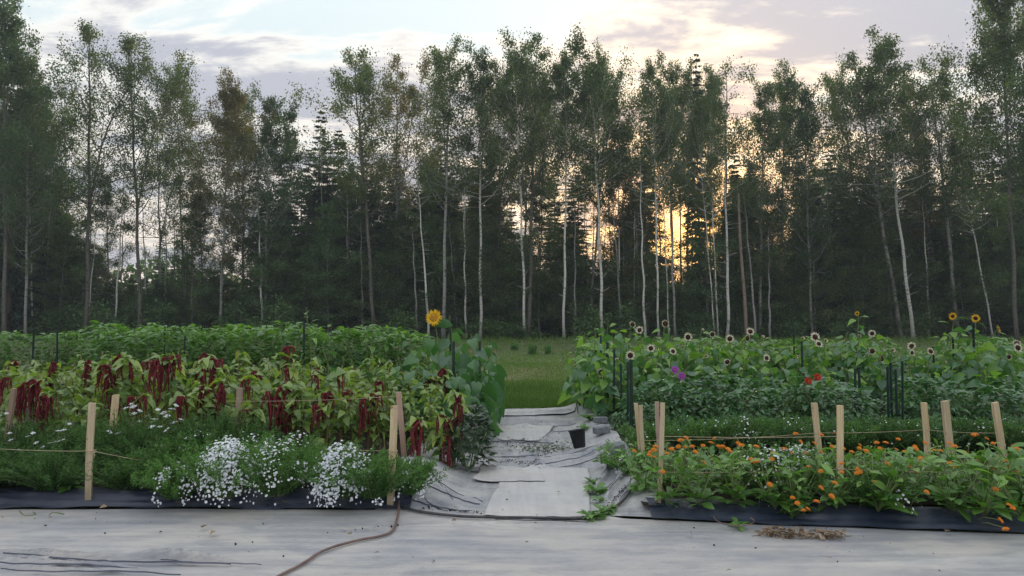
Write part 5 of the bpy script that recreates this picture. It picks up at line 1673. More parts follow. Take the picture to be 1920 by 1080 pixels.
# white aster mounds
pet5 = []
for k in range(6):
    a_ = k / 6 * 2 * PI
    pet5.append((math.cos(a_), math.sin(a_), .15))
FLV = np.array([(0, 0, 0)] + pet5); FLF = np.array([(0, 1 + k, 1 + (k + 1) % 6) for k in range(6)])
def aster(px, py, R, H, nflow, label, seed, bias=(0, 0, 0), col='aster_leaf'):
    r = np.random.default_rng(seed)
    S, C, tips = fine_geo(seed, R, H, 6800, .030, .0095, 70, .5)
    b = G(px, py + (9 if px < 800 else 4), .08)
    t = thing('aster_plant', label, 'aster', None, (b.x, b.y, .07))
    part('stem', S.mesh('aster_stems', M['sunflower_stem']), t); part('foliage', C.mesh('aster_foliage', M[col]), t)
    n = nflow
    # flowers sit on the outside of the mound, in clusters, mostly towards the light and the path
    cl = max(8, n // 16); az = r.uniform(0, 6.28, cl); el = r.uniform(.0, 1.35, cl)
    cdir = np.stack([np.cos(az) * np.cos(el), np.sin(az) * np.cos(el) - .55, np.sin(el)], -1) + np.array(bias)
    cdir /= np.linalg.norm(cdir, axis=1)[:, None]
    q = r.integers(0, cl, n); dd = cdir[q] + r.normal(size=(n, 3)) * .13
    dd[:, 2] = np.abs(dd[:, 2]); dd /= np.linalg.norm(dd, axis=1)[:, None]
    P = dd * np.array([R * 1.0, R * 1.0, H * 1.0]) * r.uniform(.88, 1.04, (n, 1))
    P[:, 2] = np.maximum(P[:, 2], .0)
    N = dd + r.normal(size=(n, 3)) * .35 + np.array([0, -.2, .3])
    # normal = z axis of the stamp
    B = bases(np.cross(N, rand_dirs(n, r)), up=N / np.linalg.norm(N, axis=1)[:, None], size=.0095 * r.uniform(.5, 1.45, n))
    g = Geo(); g.stamp(FLV, FLF, P, B, r.uniform(.3, 1, n))
    part('blossoms', g.mesh('aster_blossoms', M['white_petal']), t, kind='stuff')
    return t
aster(335, 925, .26, .36, 150, 'sparse white-flowered aster mound, leftmost of the white clumps', 131, (.1, -.3, .1))
aster(425, 925, .30, .52, 900, 'brightest white aster mound directly left of centre in the left front bed', 132, (.25, -.2, .25))
aster(375, 895, .26, .50, 110, 'green aster mound with few blooms behind the leftmost white clump', 133)
aster(520, 922, .32, .52, 330, 'white-speckled aster mound in the middle of the white clumps', 134, (0, .1, .3))
aster(560, 905, .28, .50, 130, 'mostly green aster mound behind the middle white clumps', 135)
aster(640, 925, .30, .48, 900, 'bright white aster mound third from the tall pale stake', 136, (-.05, -.2, .2))
aster(700, 925, .24, .42, 90, 'green aster mound with few white blooms just left of the tall pale stake', 137, (0, -.3, 0))
aster(762, 918, .20, .34, 60, 'small green aster mound right of the tall pale stake at the bed corner', 138, (.5, 0, 0))
aster(470, 890, .26, .48, 110, 'leafy aster mound behind the brightest white clump', 139)
aster(300, 905, .22, .38, 40, 'low leafy mound between the yarrow and the white asters', 140)
# pale-flowered weedy clump and white alyssum in the right bed
aster(1450, 935, .34, .46, 260, 'grey-green bushy clump with tiny pale flowers left of the tall middle stake', 141, (0, 0, .4), 'yarrow_leaf')
aster(1505, 925, .30, .44, 200, 'bushy clump of tiny pale flowers beside the tall middle stake', 142, (0, 0, .4), 'yarrow_leaf')
aster(1188, 888, .20, .26, 130, 'small white alyssum tuft at the path corner of the right bed', 143, (-.5, -.2, .2))
aster(1640, 950, .36, .34, 60, 'wispy sprawling green clump in the middle of the right front bed', 144, (0, 0, .2), 'yarrow_leaf')
aster(1395, 850, .26, .46, 70, 'pale bushy plant in front of the dark dahlia bushes', 145, (0, 0, .4), 'yarrow_leaf')
aster(1350, 846, .22, .40, 40, 'wispy small plant left of the pale bushy one before the dahlias', 146, (0, 0, .4), 'yarrow_leaf')
for i in range(16):
    o_ = aster(1215 + i * 46 + (i * 37) % 19, 846 - (i * 23) % 14, .30, .40, 8 if i % 3 else 22, 'x', 300 + i % 4, (0, 0, .3), 'dahlia_leaf' if i % 2 else 'aster_leaf')
    o_['group'] = 'low filler plants before the dahlias'
for i, (px, py, s) in enumerate(((1720, 850, .3), (1650, 845, .26), (1890, 850, .34), (1830, 846, .3), (1480, 846, .26))):
    aster(px, py, s, .42, 20, ('fine green filler plant by the pair of right stakes', 'fine green filler plant under the four green stakes', 'fine green filler plant near the right edge stake', 'fine green filler plant right of the bright leaning stake', 'fine green filler plant left of the tall middle stake')[i], 150 + i, (0, 0, .3), 'yarrow_leaf')

# ================================================================== STAKES, STRINGS, PIPES
def wood_stake(top, base, d, wpx, label, mat='new_wood', chip=0.0, cat='stake'):
    tp = W(top[0], top[1], d); bp_ = W(base[0], base[1], d)
    wd = wpx / F * d
    z0 = .02
    # extend the visible lean down into the soil
    k = (tp.z - z0) / max(tp.z - bp_.z, .05)
    bx = tp.x + (bp_.x - tp.x) * k
    L = math.hypot(tp.x - bx, tp.z - z0)
    g = Geo(); n = 6
    zz = np.linspace(0, 1, n); hw = wd / 2
    V = []
    for i, z in enumerate(zz):
        b = .004 * math.sin(z * 5 + top[0])
        for (sx, sy) in ((-1, -1), (1, -1), (1, 1), (-1, 1)):
            V.append((sx * hw + b, sy * hw * .62, z * L + (chip * (sx + 1) * .5 if i == n - 1 else 0)))
    Fs = []
    for i in range(n - 1):
        for j in range(4):
            Fs.append((i * 4 + j, i * 4 + (j + 1) % 4, i * 4 + 4 + (j + 1) % 4, i * 4 + 4 + j))
    Fs += [(3, 2, 1, 0), ((n - 1) * 4, (n - 1) * 4 + 1, (n - 1) * 4 + 2, (n - 1) * 4 + 3)]
    g.add(V, Fs)
    me = g.mesh('stake', M[mat], smooth=False)
    o = ob('wooden_stake', me)
    o.location = (bx, d, z0)
    o.rotation_euler = (0, math.atan2(tp.x - bx, tp.z - z0), .25 * math.sin(top[0]))
    tag(o, label, cat, 'wooden stakes along the beds')
    return o, Vector((tp.x, d, tp.z))
dL = G(166, 925, .12).y
wood_stake((172, 755), (166, 925), 6.42, 11, 'bright pale stake in front at the left, between two yarrow clumps', chip=-.004)
wood_stake((216, 741), (211, 815), 7.6, 11, 'pale stake second from the left, standing behind the yarrow', chip=.01)
wood_stake((450, 727), (443, 830), 7.8, 10, 'weathered brown stake in the amaranth wrapped with twine', 'old_wood')
wood_stake((739, 761), (733, 942), 6.36, 12, 'tall pale stake at the path end of the white asters', chip=.004)
wood_stake((748, 735), (751, 775), 7.9, 10, 'pinkish stake top just behind the tall pale stake', 'pink_wood')
wood_stake((29, 728), (14, 818), 7.8, 9, 'leaning weathered brown stake at the far left', 'old_wood')
wood_stake((1193, 756), (1199, 845), 7.5, 7, 'narrow pale stake, left one of the touching pair by the path')
wood_stake((1201, 760), (1205, 845), 7.46, 6.5, 'narrow pale stake, right one of the touching pair by the path')
wood_stake((1232, 753), (1234, 820), 8.0, 7, 'thin stake half hidden just left of the tall front stake by the path', 'pink_wood')
wood_stake((1243, 755), (1235, 950), 6.15, 8.5, 'tall weathered pale stake reaching the cloth edge near the path')
wood_stake((1527, 755), (1534, 835), 7.9, 10, 'pale stake behind, left of the tall middle stake', chip=-.004)
wood_stake((1574, 760), (1577, 948), 6.1, 10.5, 'tall stake in the middle of the right front bed')
wood_stake((1733, 755), (1738, 835), 7.9, 10, 'stake left of the bright leaning one on the right')
wood_stake((1772, 752), (1781, 850), 7.6, 12, 'brightest leaning stake in the right half of the bed', chip=.004)
wood_stake((1866, 755), (1877, 835), 7.9, 11, 'rightmost pale stake leaning left near the edge', chip=.006)


def cord(name, pts, rad, mat, label, cat, sides=6, group=None):
    P = np.array([tuple(p) for p in pts])
    # Catmull-Rom resample
    out = []
    Q = np.vstack([2 * P[0] - P[1], P, 2 * P[-1] - P[-2]])
    for i in range(len(P) - 1):
        a, b, c, d = Q[i], Q[i + 1], Q[i + 2], Q[i + 3]
        for t in np.linspace(0, 1, 9)[:-1]:
            out.append(.5 * (2 * b + (c - a) * t + (2 * a - 5 * b + 4 * c - d) * t * t + (3 * b - a - 3 * c + d) * t ** 3))
    out.append(P[-1])
    o = ob(name, Geo().tube(np.array(out), rad, sides).mesh(name, M[mat]))
    tag(o, label, cat, group)
    return o


def sag(a, b, s=.03, n=6):
    return [a.lerp(b, i / n) - Vector((0, 0, s * 4 * (i / n) * (1 - i / n))) for i in range(n + 1)]


cord('twine', sag(W(-30, 840, 6.5), W(172, 846, 6.38), .008) + sag(W(176, 846, 6.38), W(330, 872, 6.75), .01)[1:], .0022, 'twine', 'twine running left from the bright pale front stake through the yarrow', 'string', 4)
cord('twine', sag(W(345, 826, 7.65), W(737, 846, 6.55), .015), .0022, 'twine', 'twine stretched from the brown stake to the tall pale stake above the asters', 'string', 4)
cord('twine', sag(W(425, 752, 7.74), W(755, 742, 7.86), .02), .002, 'twine', 'upper twine passing through the amaranth leaves at mid height', 'string', 4)
cord('twine', sag(W(1243, 885, 6.12), W(1577, 880, 6.06), .012) + sag(W(1579, 880, 6.06), W(1950, 884, 5.95), .014)[1:], .0022, 'twine', 'front twine along the right bed tied to the tall middle stake', 'string', 4)
cord('twine', sag(W(1200, 826, 7.44), W(1530, 812, 7.85), .02) + sag(W(1531, 812, 7.85), W(1735, 806, 7.86), .01)[1:] + sag(W(1737, 806, 7.86), W(1870, 812, 7.86), .01)[1:], .0022, 'twine', 'back twine crossing before the dahlia bushes', 'string', 4)
cord('twine', sag(W(1243, 818, 6.12), W(1576, 818, 6.06), .01), .002, 'twine', 'thin upper twine between the tall path stake and the tall middle stake', 'string', 4)
for (px, py, d, hw, lab) in ((172, 846, 6.40, .030, 'bright pale front stake'), (737, 846, 6.36, .032, 'tall pale stake'), (1239, 885, 6.14, .024, 'tall weathered stake near the path'), (1576, 880, 6.09, .028, 'tall middle stake')):
    gw = Geo(); c = W(px, py, d); r = np.random.default_rng(px)
    for q in range(4):
        th = np.linspace(0, 2 * PI, 13); ph = r.uniform(0, 6)
        gw.tube(np.stack([c.x + hw * 1.12 * np.clip(np.cos(th) * 1.3, -1, 1), d + hw * .75 * np.clip(np.sin(th) * 1.3, -1, 1), c.z + .006 * q - .01 + .006 * np.sin(th + ph)], -1), .0022, 4)
    gw.tube([(c.x + hw, d - hw * .8, c.z), (c.x + hw + .012, d - hw, c.z - .03), (c.x + hw + .006, d - hw, c.z - .06)], .002, 4)
    tag(ob('twine', gw.mesh('twine_knot', M['twine'])), 'twine knotted round the ' + lab, 'string')
g_ = Geo()
for z_ in (0, .008, .016, .05, .058):
    th = np.linspace(0, 2 * PI, 13); p = W(449, 745, 7.8)
    g_.tube(np.stack([p.x + .034 * np.cos(th), 7.8 + .026 * np.sin(th), p.z - z_ + .003 * np.sin(th)], -1), .0022, 4)
tag(ob('twine', g_.mesh('twine_wrap', M['twine'])), 'twine wound round the weathered brown stake', 'string')


def metal_stake(px, y0, y1, d, wpx, label, group='green garden stakes'):
    tp = W(px, y0, d); wd = wpx / F * d
    g = Geo(); hw = wd * .5
    g.box((-hw, -hw * .18, 0), (hw, hw * .18, tp.z)); g.box((-hw * .22, -hw, .001), (hw * .22, -hw * .2, tp.z - .004))
    o = ob('metal_stake', g.mesh('metal_stake', M['green_metal'], False)); o.location = (tp.x, d, 0); o.rotation_euler = (.01 * math.sin(px), .012 * math.cos(px), 0)
    for k in range(int(tp.z / .07) - 3):
        pass
    tag(o, label, 'garden stake', group)
for (px, y0, d, wd, lab) in ((1183, 674, 9.3, 6.5, 'thickest green stake under a cream sunflower at the path corner'), (1176, 678, 10.2, 4, 'thin green stake immediately left of the thickest one'), (1165, 682, 10.6, 4, 'thin green stake second left of the thickest one'),
                             (1150, 655, 11.0, 4, 'green stake rising above the others left of the thick one'), (1139, 642, 11.8, 5, 'green stake in front of pale leaves where the path narrows'), (1128, 628, 12.2, 3.5, 'tallest green stake inside the bright leafy clump by the path'),
                             (1087, 692, 12.9, 2.6, 'leftmost short green stake at the meadow end of the path'), (1094, 690, 12.7, 2.6, 'second short green stake at the meadow end of the path'), (1100, 693, 12.4, 2.6, 'third short green stake at the meadow end of the path'),
                             (1117, 655, 12.5, 3, 'thin green stake under the bright leafy clump by the path'),
                             (1602, 692, 10.3, 4.5, 'left short green stake of the pair beside the dahlia bush'), (1612, 689, 10.3, 5, 'right short green stake of the pair beside the dahlia bush'),
                             (1664, 688, 9.6, 5, 'first of four green stakes standing together'), (1670, 680, 10.2, 5, 'second of four green stakes standing together'), (1680, 692, 9.3, 5, 'third and nearest of four green stakes standing together'), (1690, 677, 9.9, 4.5, 'fourth and tallest of four green stakes standing together'),
                             (1823, 605, 11.7, 4.5, 'green stake carrying the biggest yellow sunflower'), (1505, 640, 12.0, 4, 'green stake left of the bright cream pair'), (1488, 615, 12.6, 3, 'high thin stake left of the bright cream pair'), (1751, 650, 12.0, 3.5, 'green stake beside the sunflower with twisted petals'),
                             (1788, 612, 12.1, 3.5, 'green stake behind the side-facing yellow sunflower'), (846, 620, 10.5, 4, 'dark stake rising behind the leaves of the yellow sunflower'), (852, 640, 9.9, 5, 'dark stake within the drooping sunflower clump'), (898, 640, 11.2, 4, 'dark stake at the path side of the drooping sunflower clump'),
                             (62, 615, 15.5, 3.5, 'dark stake standing in the far left crop rows'), (109, 622, 15.5, 3.5, 'second dark stake in the far left crop rows'), (309, 612, 12.9, 3, 'dark stake in the crop rows left of centre'), (345, 630, 12.8, 3, 'dark stake in the crop rows above the amaranth rope'), (570, 600, 12.5, 4, 'dark stake beside the tallest bright green shoot')):
    metal_stake(px, y0, 0, d, wd, lab)

# brown hose in the foreground
HP_ = [(748, 948), (747, 962), (744, 975), (739, 990), (728, 1000), (705, 1007), (680, 1011), (650, 1018), (620, 1027), (597, 1037), (578, 1050), (558, 1062), (530, 1076), (505, 1090)]
pts = [G(px, py, .022) for px, py in HP_]
pts[0].z = .06
cord('garden_hose', pts, .0098, 'hose', 'brown garden hose snaking across the foreground cloth from the tall pale stake', 'hose', 8)
# black irrigation pipe across the path entrance
PP = [(752, 948), (775, 955), (810, 961), (860, 966), (910, 968), (980, 969), (1040, 970), (1085, 970), (1120, 964), (1148, 958), (1168, 950), (1182, 940), (1196, 926)]
pts = []
for px, py in PP:
    p = G(px, py, .03); z = max(path_height(p.x, p.y), 0) + .016
    pts.append(Vector((p.x, p.y, min(z, .12))))
pts[-1].z = .14
cord('irrigation_pipe', pts, .012, 'rubber', 'thin black irrigation pipe lying across the path entrance', 'pipe', 8)
cord('irrigation_tube', [G(928, 973, .03), G(980, 975, .025), G(1040, 976, .025), G(1104, 979, .025)], .004, 'rubber', 'thin dark cord in front of the black pipe along the torn cloth flap', 'cord', 5)
cord('hose_stub', [G(1163, 876, .12), G(1166, 868, .14), G(1164, 860, .17)], .016, 'hose', 'short grey hose end beside the concrete block at the right path edge', 'hose', 8)

# black bucket
def bucket():
    b = G(1088, 846, .02)
    t = thing('bucket', 'empty black plastic bucket tilted back slightly on the path', 'bucket', None, (b.x, b.y + .06, path_height(b.x, b.y) + .012))
    t.rotation_euler = (-.10, -.16, 0)
    g = Geo(); prof = [(.068, 0), (.072, .005), (.086, .11), (.099, .205), (.104, .207), (.104, .222), (.098, .222), (.093, .205), (.066, .01), (0.001, .01)]
    seg = 26; V = [(r_ * math.cos(j / seg * 2 * PI), r_ * math.sin(j / seg * 2 * PI), z) for r_, z in prof for j in range(seg)]
    Fs = [(i * seg + j, i * seg + (j + 1) % seg, (i + 1) * seg + (j + 1) % seg, (i + 1) * seg + j) for i in range(len(prof) - 1) for j in range(seg)]
    g.add(V, Fs); g.add([(.068 * math.cos(j / seg * 2 * PI), .068 * math.sin(j / seg * 2 * PI), .001) for j in range(seg)] + [(0, 0, .001)], [((j + 1) % seg, j, seg) for j in range(seg)])
    me = g.mesh('bucket_shell', M['bucket'])
    part('shell', me, t)
    th = np.linspace(0, 2 * PI, 27)
    part('rim', Geo().tube(np.stack([.1045 * np.cos(th), .1045 * np.sin(th), np.full(27, .216)], -1), .0045, 5).mesh('bucket_rim', M['bucket']), t)
    t.scale = (1.0, 1.0, 1.0)
bucket()


def block(px, py, sx, sy, sz, rz, tilt, label, z=.04):
    b = G(px, py, z)
    g = Geo(); g.box((-sx / 2, -sy / 2, 0), (sx / 2, sy / 2, sz))
    o = ob('concrete_block', g.mesh('concrete_block', M['block'], False)); o.location = (b.x, b.y + .05, path_height(b.x, b.y) + .015)
    o.rotation_euler = (tilt[0], tilt[1], rz)
    bv = o.modifiers.new('bevel', 'BEVEL'); bv.width = .008; bv.segments = 2
    tag(o, label, 'concrete block')
block(1157, 868, .17, .15, .085, .25, (.05, -.12), 'nearer grey block holding the cloth down at the right path edge')
block(1129, 829, .20, .12, .085, .3, (0, -.08), 'farther grey block by the path edge beyond the bucket')
block(1172, 893, .14, .14, .06, .1, (0, -.1), 'dark low block half under the white alyssum tuft')
block(1127, 808, .2, .12, .08, .1, (0, 0), 'farthest dark block under the leaves behind the bucket')

# weeds growing through the cloth gap on the right side of the path
def weed(px, py, label, s=.5, seed=1, n=14, mat=None):
    r = np.random.default_rng(seed); b = G(px, py, .03)
    t = thing('weed', label, 'weed', None, (b.x, b.y, path_height(b.x, b.y)))
    part('stem', Geo().tube([(0, 0, -.02), (0, 0, .05 * s)], [.008, .004], 5).mesh('weed_stem', M['sunflower_stem']), t)
    for i in range(n):
        az = i * 2.4; d = np.array([math.cos(az), math.sin(az), r.uniform(.1, .9)])
        put_leaf(t, (CB if mat is None else mat)[r.integers(0, 2)], (0, 0, .01 + .04 * s * i / n), d, r.uniform(.12, .22) * s, r.normal() * .3)
weed(1118, 925, 'broad-leaved green weed growing in the cloth gap at the right of the path', .75, 1, 18)
weed(1112, 905, 'small green weed behind the broad-leaved one in the cloth gap', .55, 2)
weed(1125, 940, 'low green weed in front of the broad-leaved one in the cloth gap', .5, 3)
weed(1108, 968, 'green weed at the end of the pale cloth sheet on the pipe', .6, 4, 16)
weed(1128, 962, 'green weed lying over the black pipe', .6, 5, 16)
weed(1143, 958, 'small sprawling weed right end of the black pipe', .5, 6, 14)
weed(785, 912, 'small weed at the corner of the raised cloth beside the asters', .5, 7, 12)
weed(912, 790, 'small weed at the far left edge of the path', .5, 8, 12)
weed(1105, 800, 'vine-like weed creeping onto the far right of the path', .9, 9, 16)
weed(1095, 812, 'low weed beside the rim of the bucket', .7, 10, 12)
weed(130, 935, 'grassy green tuft hanging over the cloth edge beside the left stake', .8, 11, 18)
weed(100, 925, 'green tuft over the cloth edge near the left corner', .7, 12, 14)
weed(1385, 985, 'single calendula seedling hanging over the black cloth edge', .5, 13, 8)


# litter on the cloth
DLF = leaf_var('dry_leaf', 'dry_leaf', (.2, .6, .95), w=.6, droop=.2, fold=.25, seg=4)
WLF = leaf_var('wilt_leaf', 'wilted_leaf', (.3, .8), w=.5, droop=.3, fold=.2, seg=4)
LIT = [(378, 993, .06, 'brown'), (405, 1000, .06, 'brown'), (90, 944, .05, 'pinkish'), (346, 944, .055, 'tan'), (200, 958, .05, 'brown'), (534, 951, .05, 'brown'), (330, 952, .03, 'tan'), (95, 972, .03, 'brown'), (3, 975, .04, 'brown'),
       (660, 1005, .035, 'brown'), (712, 1040, .035, 'brown'), (850, 955, .03, 'brown'), (855, 978, .04, 'brown'), (1000, 985, .03, 'brown'), (1005, 968, .03, 'brown'), (985, 1020, .02, 'brown'), (1295, 1002, .05, 'dark'), (1371, 1073, .03, 'brown'), (1772, 1000, .045, 'tan'),
       (1560, 1050, .025, 'brown'), (940, 960, .02, 'brown'), (948, 943, .03, 'brown'), (1060, 985, .03, 'brown'), (953, 928, .025, 'brown'), (945, 870, .03, 'brown'), (1050, 928, .03, 'brown'), (1300, 1032, .02, 'brown')]
for i, (px, py, s, c) in enumerate(LIT):
    b = G(px, py, .02); r = np.random.default_rng(1900 + i)
    az = r.uniform(0, 6.28)
    B = bases(np.array([(math.cos(az), math.sin(az), .1)]), np.array([r.normal() * .4]), size=s * 1.3)[0]
    z = path_height(b.x, b.y) + .03 if -.8 < b.x < 1.0 and b.y > 6.1 else (.035 if b.y < 6.15 else .06)
    o = ob('fallen_leaf', DLF[i % 3], mat4=M4(B, (b.x, b.y, z)))
    tag(o, c + ' dry curled leaf lying on the ground cloth', 'leaf', 'dry leaves on the ground cloth')
# wilted green leaf litter near the bucket
g = Geo(); n_ = 420; r_ = np.random.default_rng(44)
V_, F_ = leaf_template(w=.5, droop=.25, fold=.2, seg=3)
pxs = np.concatenate([r_.normal(1015, 26, 240), r_.normal(1045, 25, 100), r_.uniform(930, 1090, 80)]); pys = np.concatenate([r_.normal(842, 5, 240), r_.normal(833, 6, 100), r_.uniform(785, 890, 80)])
P_ = []
for a_, b_ in zip(pxs, pys):
    q = G(a_, b_, .02); P_.append((q.x, q.y, path_height(q.x, q.y) + .006))
az_ = r_.uniform(0, 6.28, n_)
g.stamp(V_, F_, np.array(P_), bases(np.stack([np.cos(az_), np.sin(az_), .15 * r_.random(n_)], -1), r_.normal(size=n_) * .5, size=r_.uniform(.02, .055, n_)), r_.random(n_))
tag(ob('leaf_litter', g.mesh('leaf_litter', M['wilt_leaf'])), 'wilted green leaf clippings scattered on the path left of the bucket', None, None, 'stuff')
# small dark crumbs and soil bits along cloth creases
g = Geo(); n_ = 700
lines = [(975, 885, 1040, 838, 120), (790, 950, 900, 962, 60), (905, 829, 1010, 834, 110), (840, 840, 1000, 838, 60), (960, 885, 1020, 889, 60), (940, 863, 1000, 871, 60), (1130, 955, 1190, 925, 60), (930, 805, 1030, 803, 60), (600, 1000, 750, 985, 34), (0, 960, 900, 1060, 26), (1200, 990, 1900, 1060, 22)]
P_ = []
for (x0, y0, x1, y1, m) in lines:
    for k in range(m):
        t = r_.random(); spread = 30 if y1 - y0 > 90 or x1 - x0 > 500 else 3
        q = G(x0 + (x1 - x0) * t + r_.normal() * spread, y0 + (y1 - y0) * t + r_.normal() * spread * .5, .015)
        z = path_height(q.x, q.y) if (-.8 < q.x < 1.05 and q.y > 6.15) else .012
        P_.append((q.x, q.y, z + .006))
P_ = np.array(P_); n_ = len(P_)
g.stamp(DIA_V, DIA_F, P_, bases(rand_dirs(n_, r_) * np.array([1, 1, .3]), r_.normal(size=n_), size=r_.uniform(.006, .024, n_)), r_.random(n_))
tag(ob('debris', g.mesh('debris', M['soil'])), 'dark crumbs of soil and plant bits along the cloth creases', None, None, 'stuff')
# dried plant remains in front of the right bed
g = Geo()
for k in range(26):
    px = 1430 + 150 * r_.random() + r_.normal() * 6; q = G(px, 1001 + .035 * (px - 1430) + r_.normal() * 2.2, .02)
    L_ = r_.uniform(.05, .22); az = r_.normal() * .5 + (PI if r_.random() < .5 else 0)
    B = branch_pts((q.x, q.y, .02 + .03 * r_.random()), (math.cos(az), math.sin(az) * .6, .05), L_, 5, -.1, .5, r_)
    B[:, 2] = np.clip(B[:, 2], .012, .06)
    g.tube(B, np.linspace(.007, .002, 6), 4, v=r_.random())
m_ = 120; pxs = 1430 + 150 * r_.random(m_); P_ = np.array([tuple(G(a, 1000 + .04 * (a - 1430) + r_.normal() * 2.5, .02)) for a in pxs]); P_[:, 2] = r_.uniform(.015, .055, m_)
g.stamp(V_, F_, P_, bases(rand_dirs(m_, r_) * np.array([1, 1, .4]), r_.normal(size=m_), size=r_.uniform(.03, .08, m_)), r_.random(m_))
o = ob('dead_plant', g.mesh('dead_plant', M['dry_leaf'])); tag(o, 'pulled dry plant remains lying flat in front of the right bed', 'dead plant')
pts = [G(1338, 968, .10), G(1345, 977, .07), G(1362, 983, .05), G(1385, 986, .05), G(1405, 983, .06), G(1414, 978, .09), G(1408, 970, .12)]
cord('dry_twig', pts, .005, 'hose', 'pale dry twig curved on the black cloth edge of the right bed', 'twig', 5)
pts = [G(40, 962, .03), G(36, 958, .07), G(46, 966, .03), G(66, 965, .04), G(62, 960, .08)]
cord('green_stalk', pts, .004, 'sunflower_stem', 'pale green plucked stalk on the cloth at the left', 'stalk', 5)
cord('green_stalk', [G(92, 966, .02), G(100, 961, .06), G(120, 964, .03)], .004, 'sunflower_stem', 'curved pale green blade right of the plucked stalk', 'stalk', 5)

# ================================================================== WHICH ONE IS WHICH
ORD = 'nearest second third fourth fifth sixth seventh eighth ninth tenth eleventh twelfth thirteenth fourteenth fifteenth sixteenth'.split()


def which(group, noun, landmarks, rows=None):
    '''label every member of a group by its order beside a landmark (and its row, counted from the front)'''
    def pxof(o):
        l = o.location
        return 960 + l.x / l.y * F
    ms = [o for o in COL.objects if o.parent is None and o.get('group') == group]
    buckets = {}
    for o in ms:
        x = pxof(o); row = ''
        if rows:
            row = min(rows, key=lambda r_: abs(r_[0] - o.location.y))[1]
        n_, (lx, name) = min(enumerate(landmarks), key=lambda q: abs(q[1][0] - x))
        buckets.setdefault((n_, x >= lx, row), []).append((abs(x - lx), o))
    for (n_, right, row), lst in buckets.items():
        lst.sort(key=lambda q: q[0])
        for k, (_, o) in enumerate(lst):
            side = 'right' if right else 'left'
            o['label'] = (f"{ORD[min(k, 15)]} {noun} {side} of {landmarks[n_][1]}" + (f", {row}" if row else '')).replace('nearest ' + noun, noun + ' nearest', 1).replace('nearest ' + side + ' of', 'directly ' + side + ' of')


LMR = [(1105, 'the bucket'), (1200, 'the touching stake pair'), (1327, 'the middle of the marigold gap'), (1450, 'the pale-flowered clump'), (1577, 'the tall middle stake'), (1735, 'the stake pair'), (1873, 'the rightmost stake')]
LMR = [l for l in LMR if 'gap' not in l[1]]
LMR[-2] = (1776, 'the brightest leaning stake')
LML = [(14, 'the leaning brown stake'), (170, 'the bright pale front stake'), (300, 'the highest amaranth rope'), (446, 'the twine-wrapped brown stake'), (560, 'the crimson amaranth curtain'), (738, 'the tall pale stake'), (830, 'the lowest crimson tassel')]
fy = lambda k: float(y_of(3.0)) + .19 + k * .33
which('calendula plants in the right front bed', 'leafy calendula plant', LMR, [(fy(0), 'front row'), (fy(1), 'second row'), (fy(2), 'third row'), (fy(3), 'fourth row'), (fy(4), 'fifth row'), (fy(5), 'back row')])
which('orange calendula blooms', 'orange calendula bloom', LMR, [(5.5, 'lowest over the cloth edge'), (6.0, 'low among the leaves'), (6.35, 'just under the top leaves'), (6.8, 'along the top')])
which('amaranth plants in the left bed', 'red-tasselled green amaranth', LML, [(8.15, 'front row'), (8.75, 'second row'), (9.35, 'third row'), (9.95, 'back row')])
which('tall green crop plants in rows behind the amaranth', 'tall green crop plant', [(62, 'the far left dark stake'), (190, 'the step in the row'), (345, 'the dark stake over the amaranth'), (570, 'the tallest shoot'), (818, 'the yellow sunflower')],
      [(13.0, 'front row'), (13.7, 'second row'), (14.4, 'third row'), (16.5, 'far left row'), (17.3, 'farthest left row')])
which('filler plants between the right-hand sunflowers', 'leafy filler plant', [(1183, 'the thickest green stake'), (1334, 'the black sunflower head'), (1505, 'the bright cream pair'), (1640, 'the very dark heads'), (1830, 'the yellow sunflower')],
      [(12.8, 'front row'), (13.6, 'second row'), (14.5, 'third row'), (15.6, 'back row')])
which('leafy sunflowers in the right bed', 'bloomless leafy sunflower', [(1183, 'the thickest green stake'), (1273, 'the purple dahlias'), (1395, 'the broken forest trunk'), (1530, 'the bright cream pair'), (1680, 'the four green stakes'), (1830, 'the biggest yellow sunflower')],
      [(11.1, 'low in front'), (12.5, 'tall behind')])
which('dahlia bushes in the right bed', 'dark dahlia bush', [(1183, 'the thickest green stake'), (1273, 'the purple dahlias'), (1395, 'the pale bushy plant'), (1525, 'the red dahlias'), (1680, 'the four green stakes'), (1873, 'the rightmost stake')],
      [(9.9, 'in front'), (10.8, 'behind')])
which('low filler plants before the dahlias', 'low fine-leaved filler plant', LMR)
which('flat white yarrow flower heads', 'flat white yarrow head', [(14, 'the leaning brown stake'), (170, 'the bright pale front stake'), (214, 'the second pale stake'), (300, 'the highest amaranth rope'), (446, 'the twine-wrapped brown stake')], [(7.15, 'low'), (7.65, 'high')])
which('feathery yarrow clumps', 'feathery yarrow clump', [(14, 'the leaning brown stake'), (170, 'the bright pale front stake'), (446, 'the twine-wrapped brown stake')], [(6.9, 'front row'), (7.55, 'back row')])
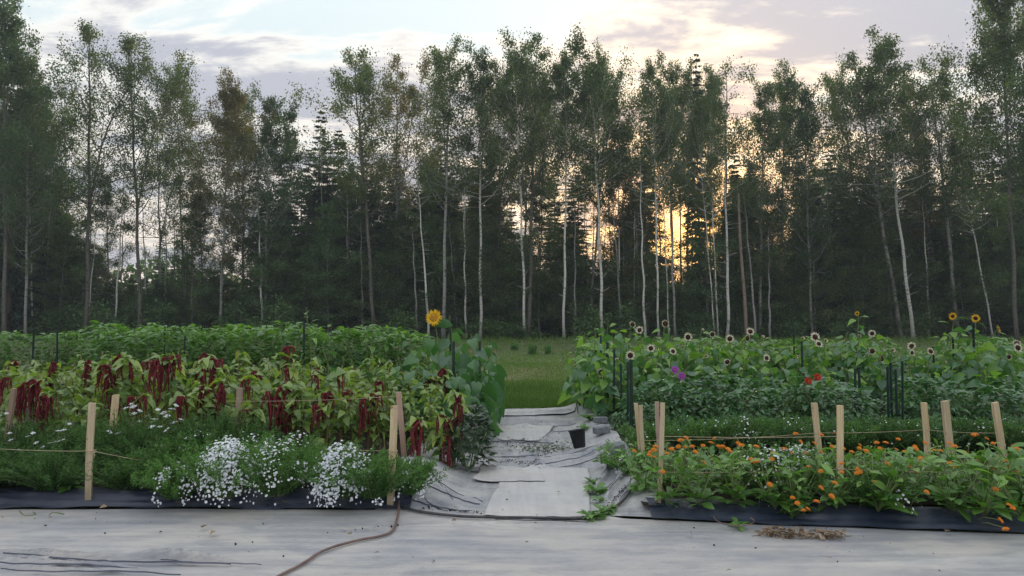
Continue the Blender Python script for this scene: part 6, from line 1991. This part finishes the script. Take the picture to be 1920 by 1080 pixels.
which('unopened sunflowers by the path', 'drooping unopened sunflower', [(818, 'the yellow bloom'), (898, 'the path-side dark stake')], [(9.7, 'in front'), (10.6, 'in the middle'), (11.8, 'behind')])
which('nodding sunflowers behind the amaranth', 'nodding broad-leaved sunflower', [(345, 'the highest amaranth rope'), (640, 'the pale central leaves'), (738, 'the tall pale stake')])
which('dry leaves on the ground cloth', 'dry curled leaf', [(30, 'the plucked green stalk'), (380, 'the largest dry leaf'), (745, 'the hose end'), (980, 'the torn cloth flap'), (1510, 'the dry plant remains')], [(4.9, 'lower down on the cloth'), (6.0, 'near the bed edge'), (7.5, 'up the path')])

LMF = [(8, 'the leftmost dark tree'), (170, 'the first tall open-crowned tree'), (262, 'the second tall open-crowned tree'), (412, 'the brownish round-topped tree'), (598, 'the conifer in the treeline dip'), (702, 'the lopsided crown tree'), (832, 'the trunk behind the yellow sunflower'),
       (901, 'the birch left of the meadow'), (988, 'the double stem above the path'), (1057, 'the birch right of the meadow'), (1129, 'the full-crowned birch'), (1235, 'the narrow-crowned birch'), (1342, 'the three white trunks'), (1458, 'the dense leafy tree'),
       (1522, 'the narrow green tree'), (1610, 'the sky notch'), (1710, 'the long leaning birch'), (1800, 'the airy leaning tree'), (1905, 'the big right edge tree')]
which('understory shrubs along the forest edge', 'green shrub', LMF, [(62.5, 'at the very edge'), (65.5, 'just inside'), (69, 'further in'), (74, 'deepest in')])
which('young trees along the forest edge', 'leafy young tree', LMF)
which('thin stems along the forest edge', 'thin bare stem', LMF)
which('airy trees behind the front row', 'airy background tree', LMF)

# ================================================================== AIR
g = Geo(); g.box((-330, -60, -1.03), (330, 430, 34))
m_, t_ = new_mat('air')
pv = t_.n('ShaderNodeVolumePrincipled')
pv.inputs['Color'].default_value = (.80, .87, .95, 1); pv.inputs['Density'].default_value = .0008; pv.inputs['Anisotropy'].default_value = .25
mo = t_.n('ShaderNodeOutputMaterial'); t_.t.links.new(pv.outputs[0], mo.inputs['Volume'])
tag(ob('haze', g.mesh('haze', m_, False)), 'thin evening haze', None, None, 'stuff')
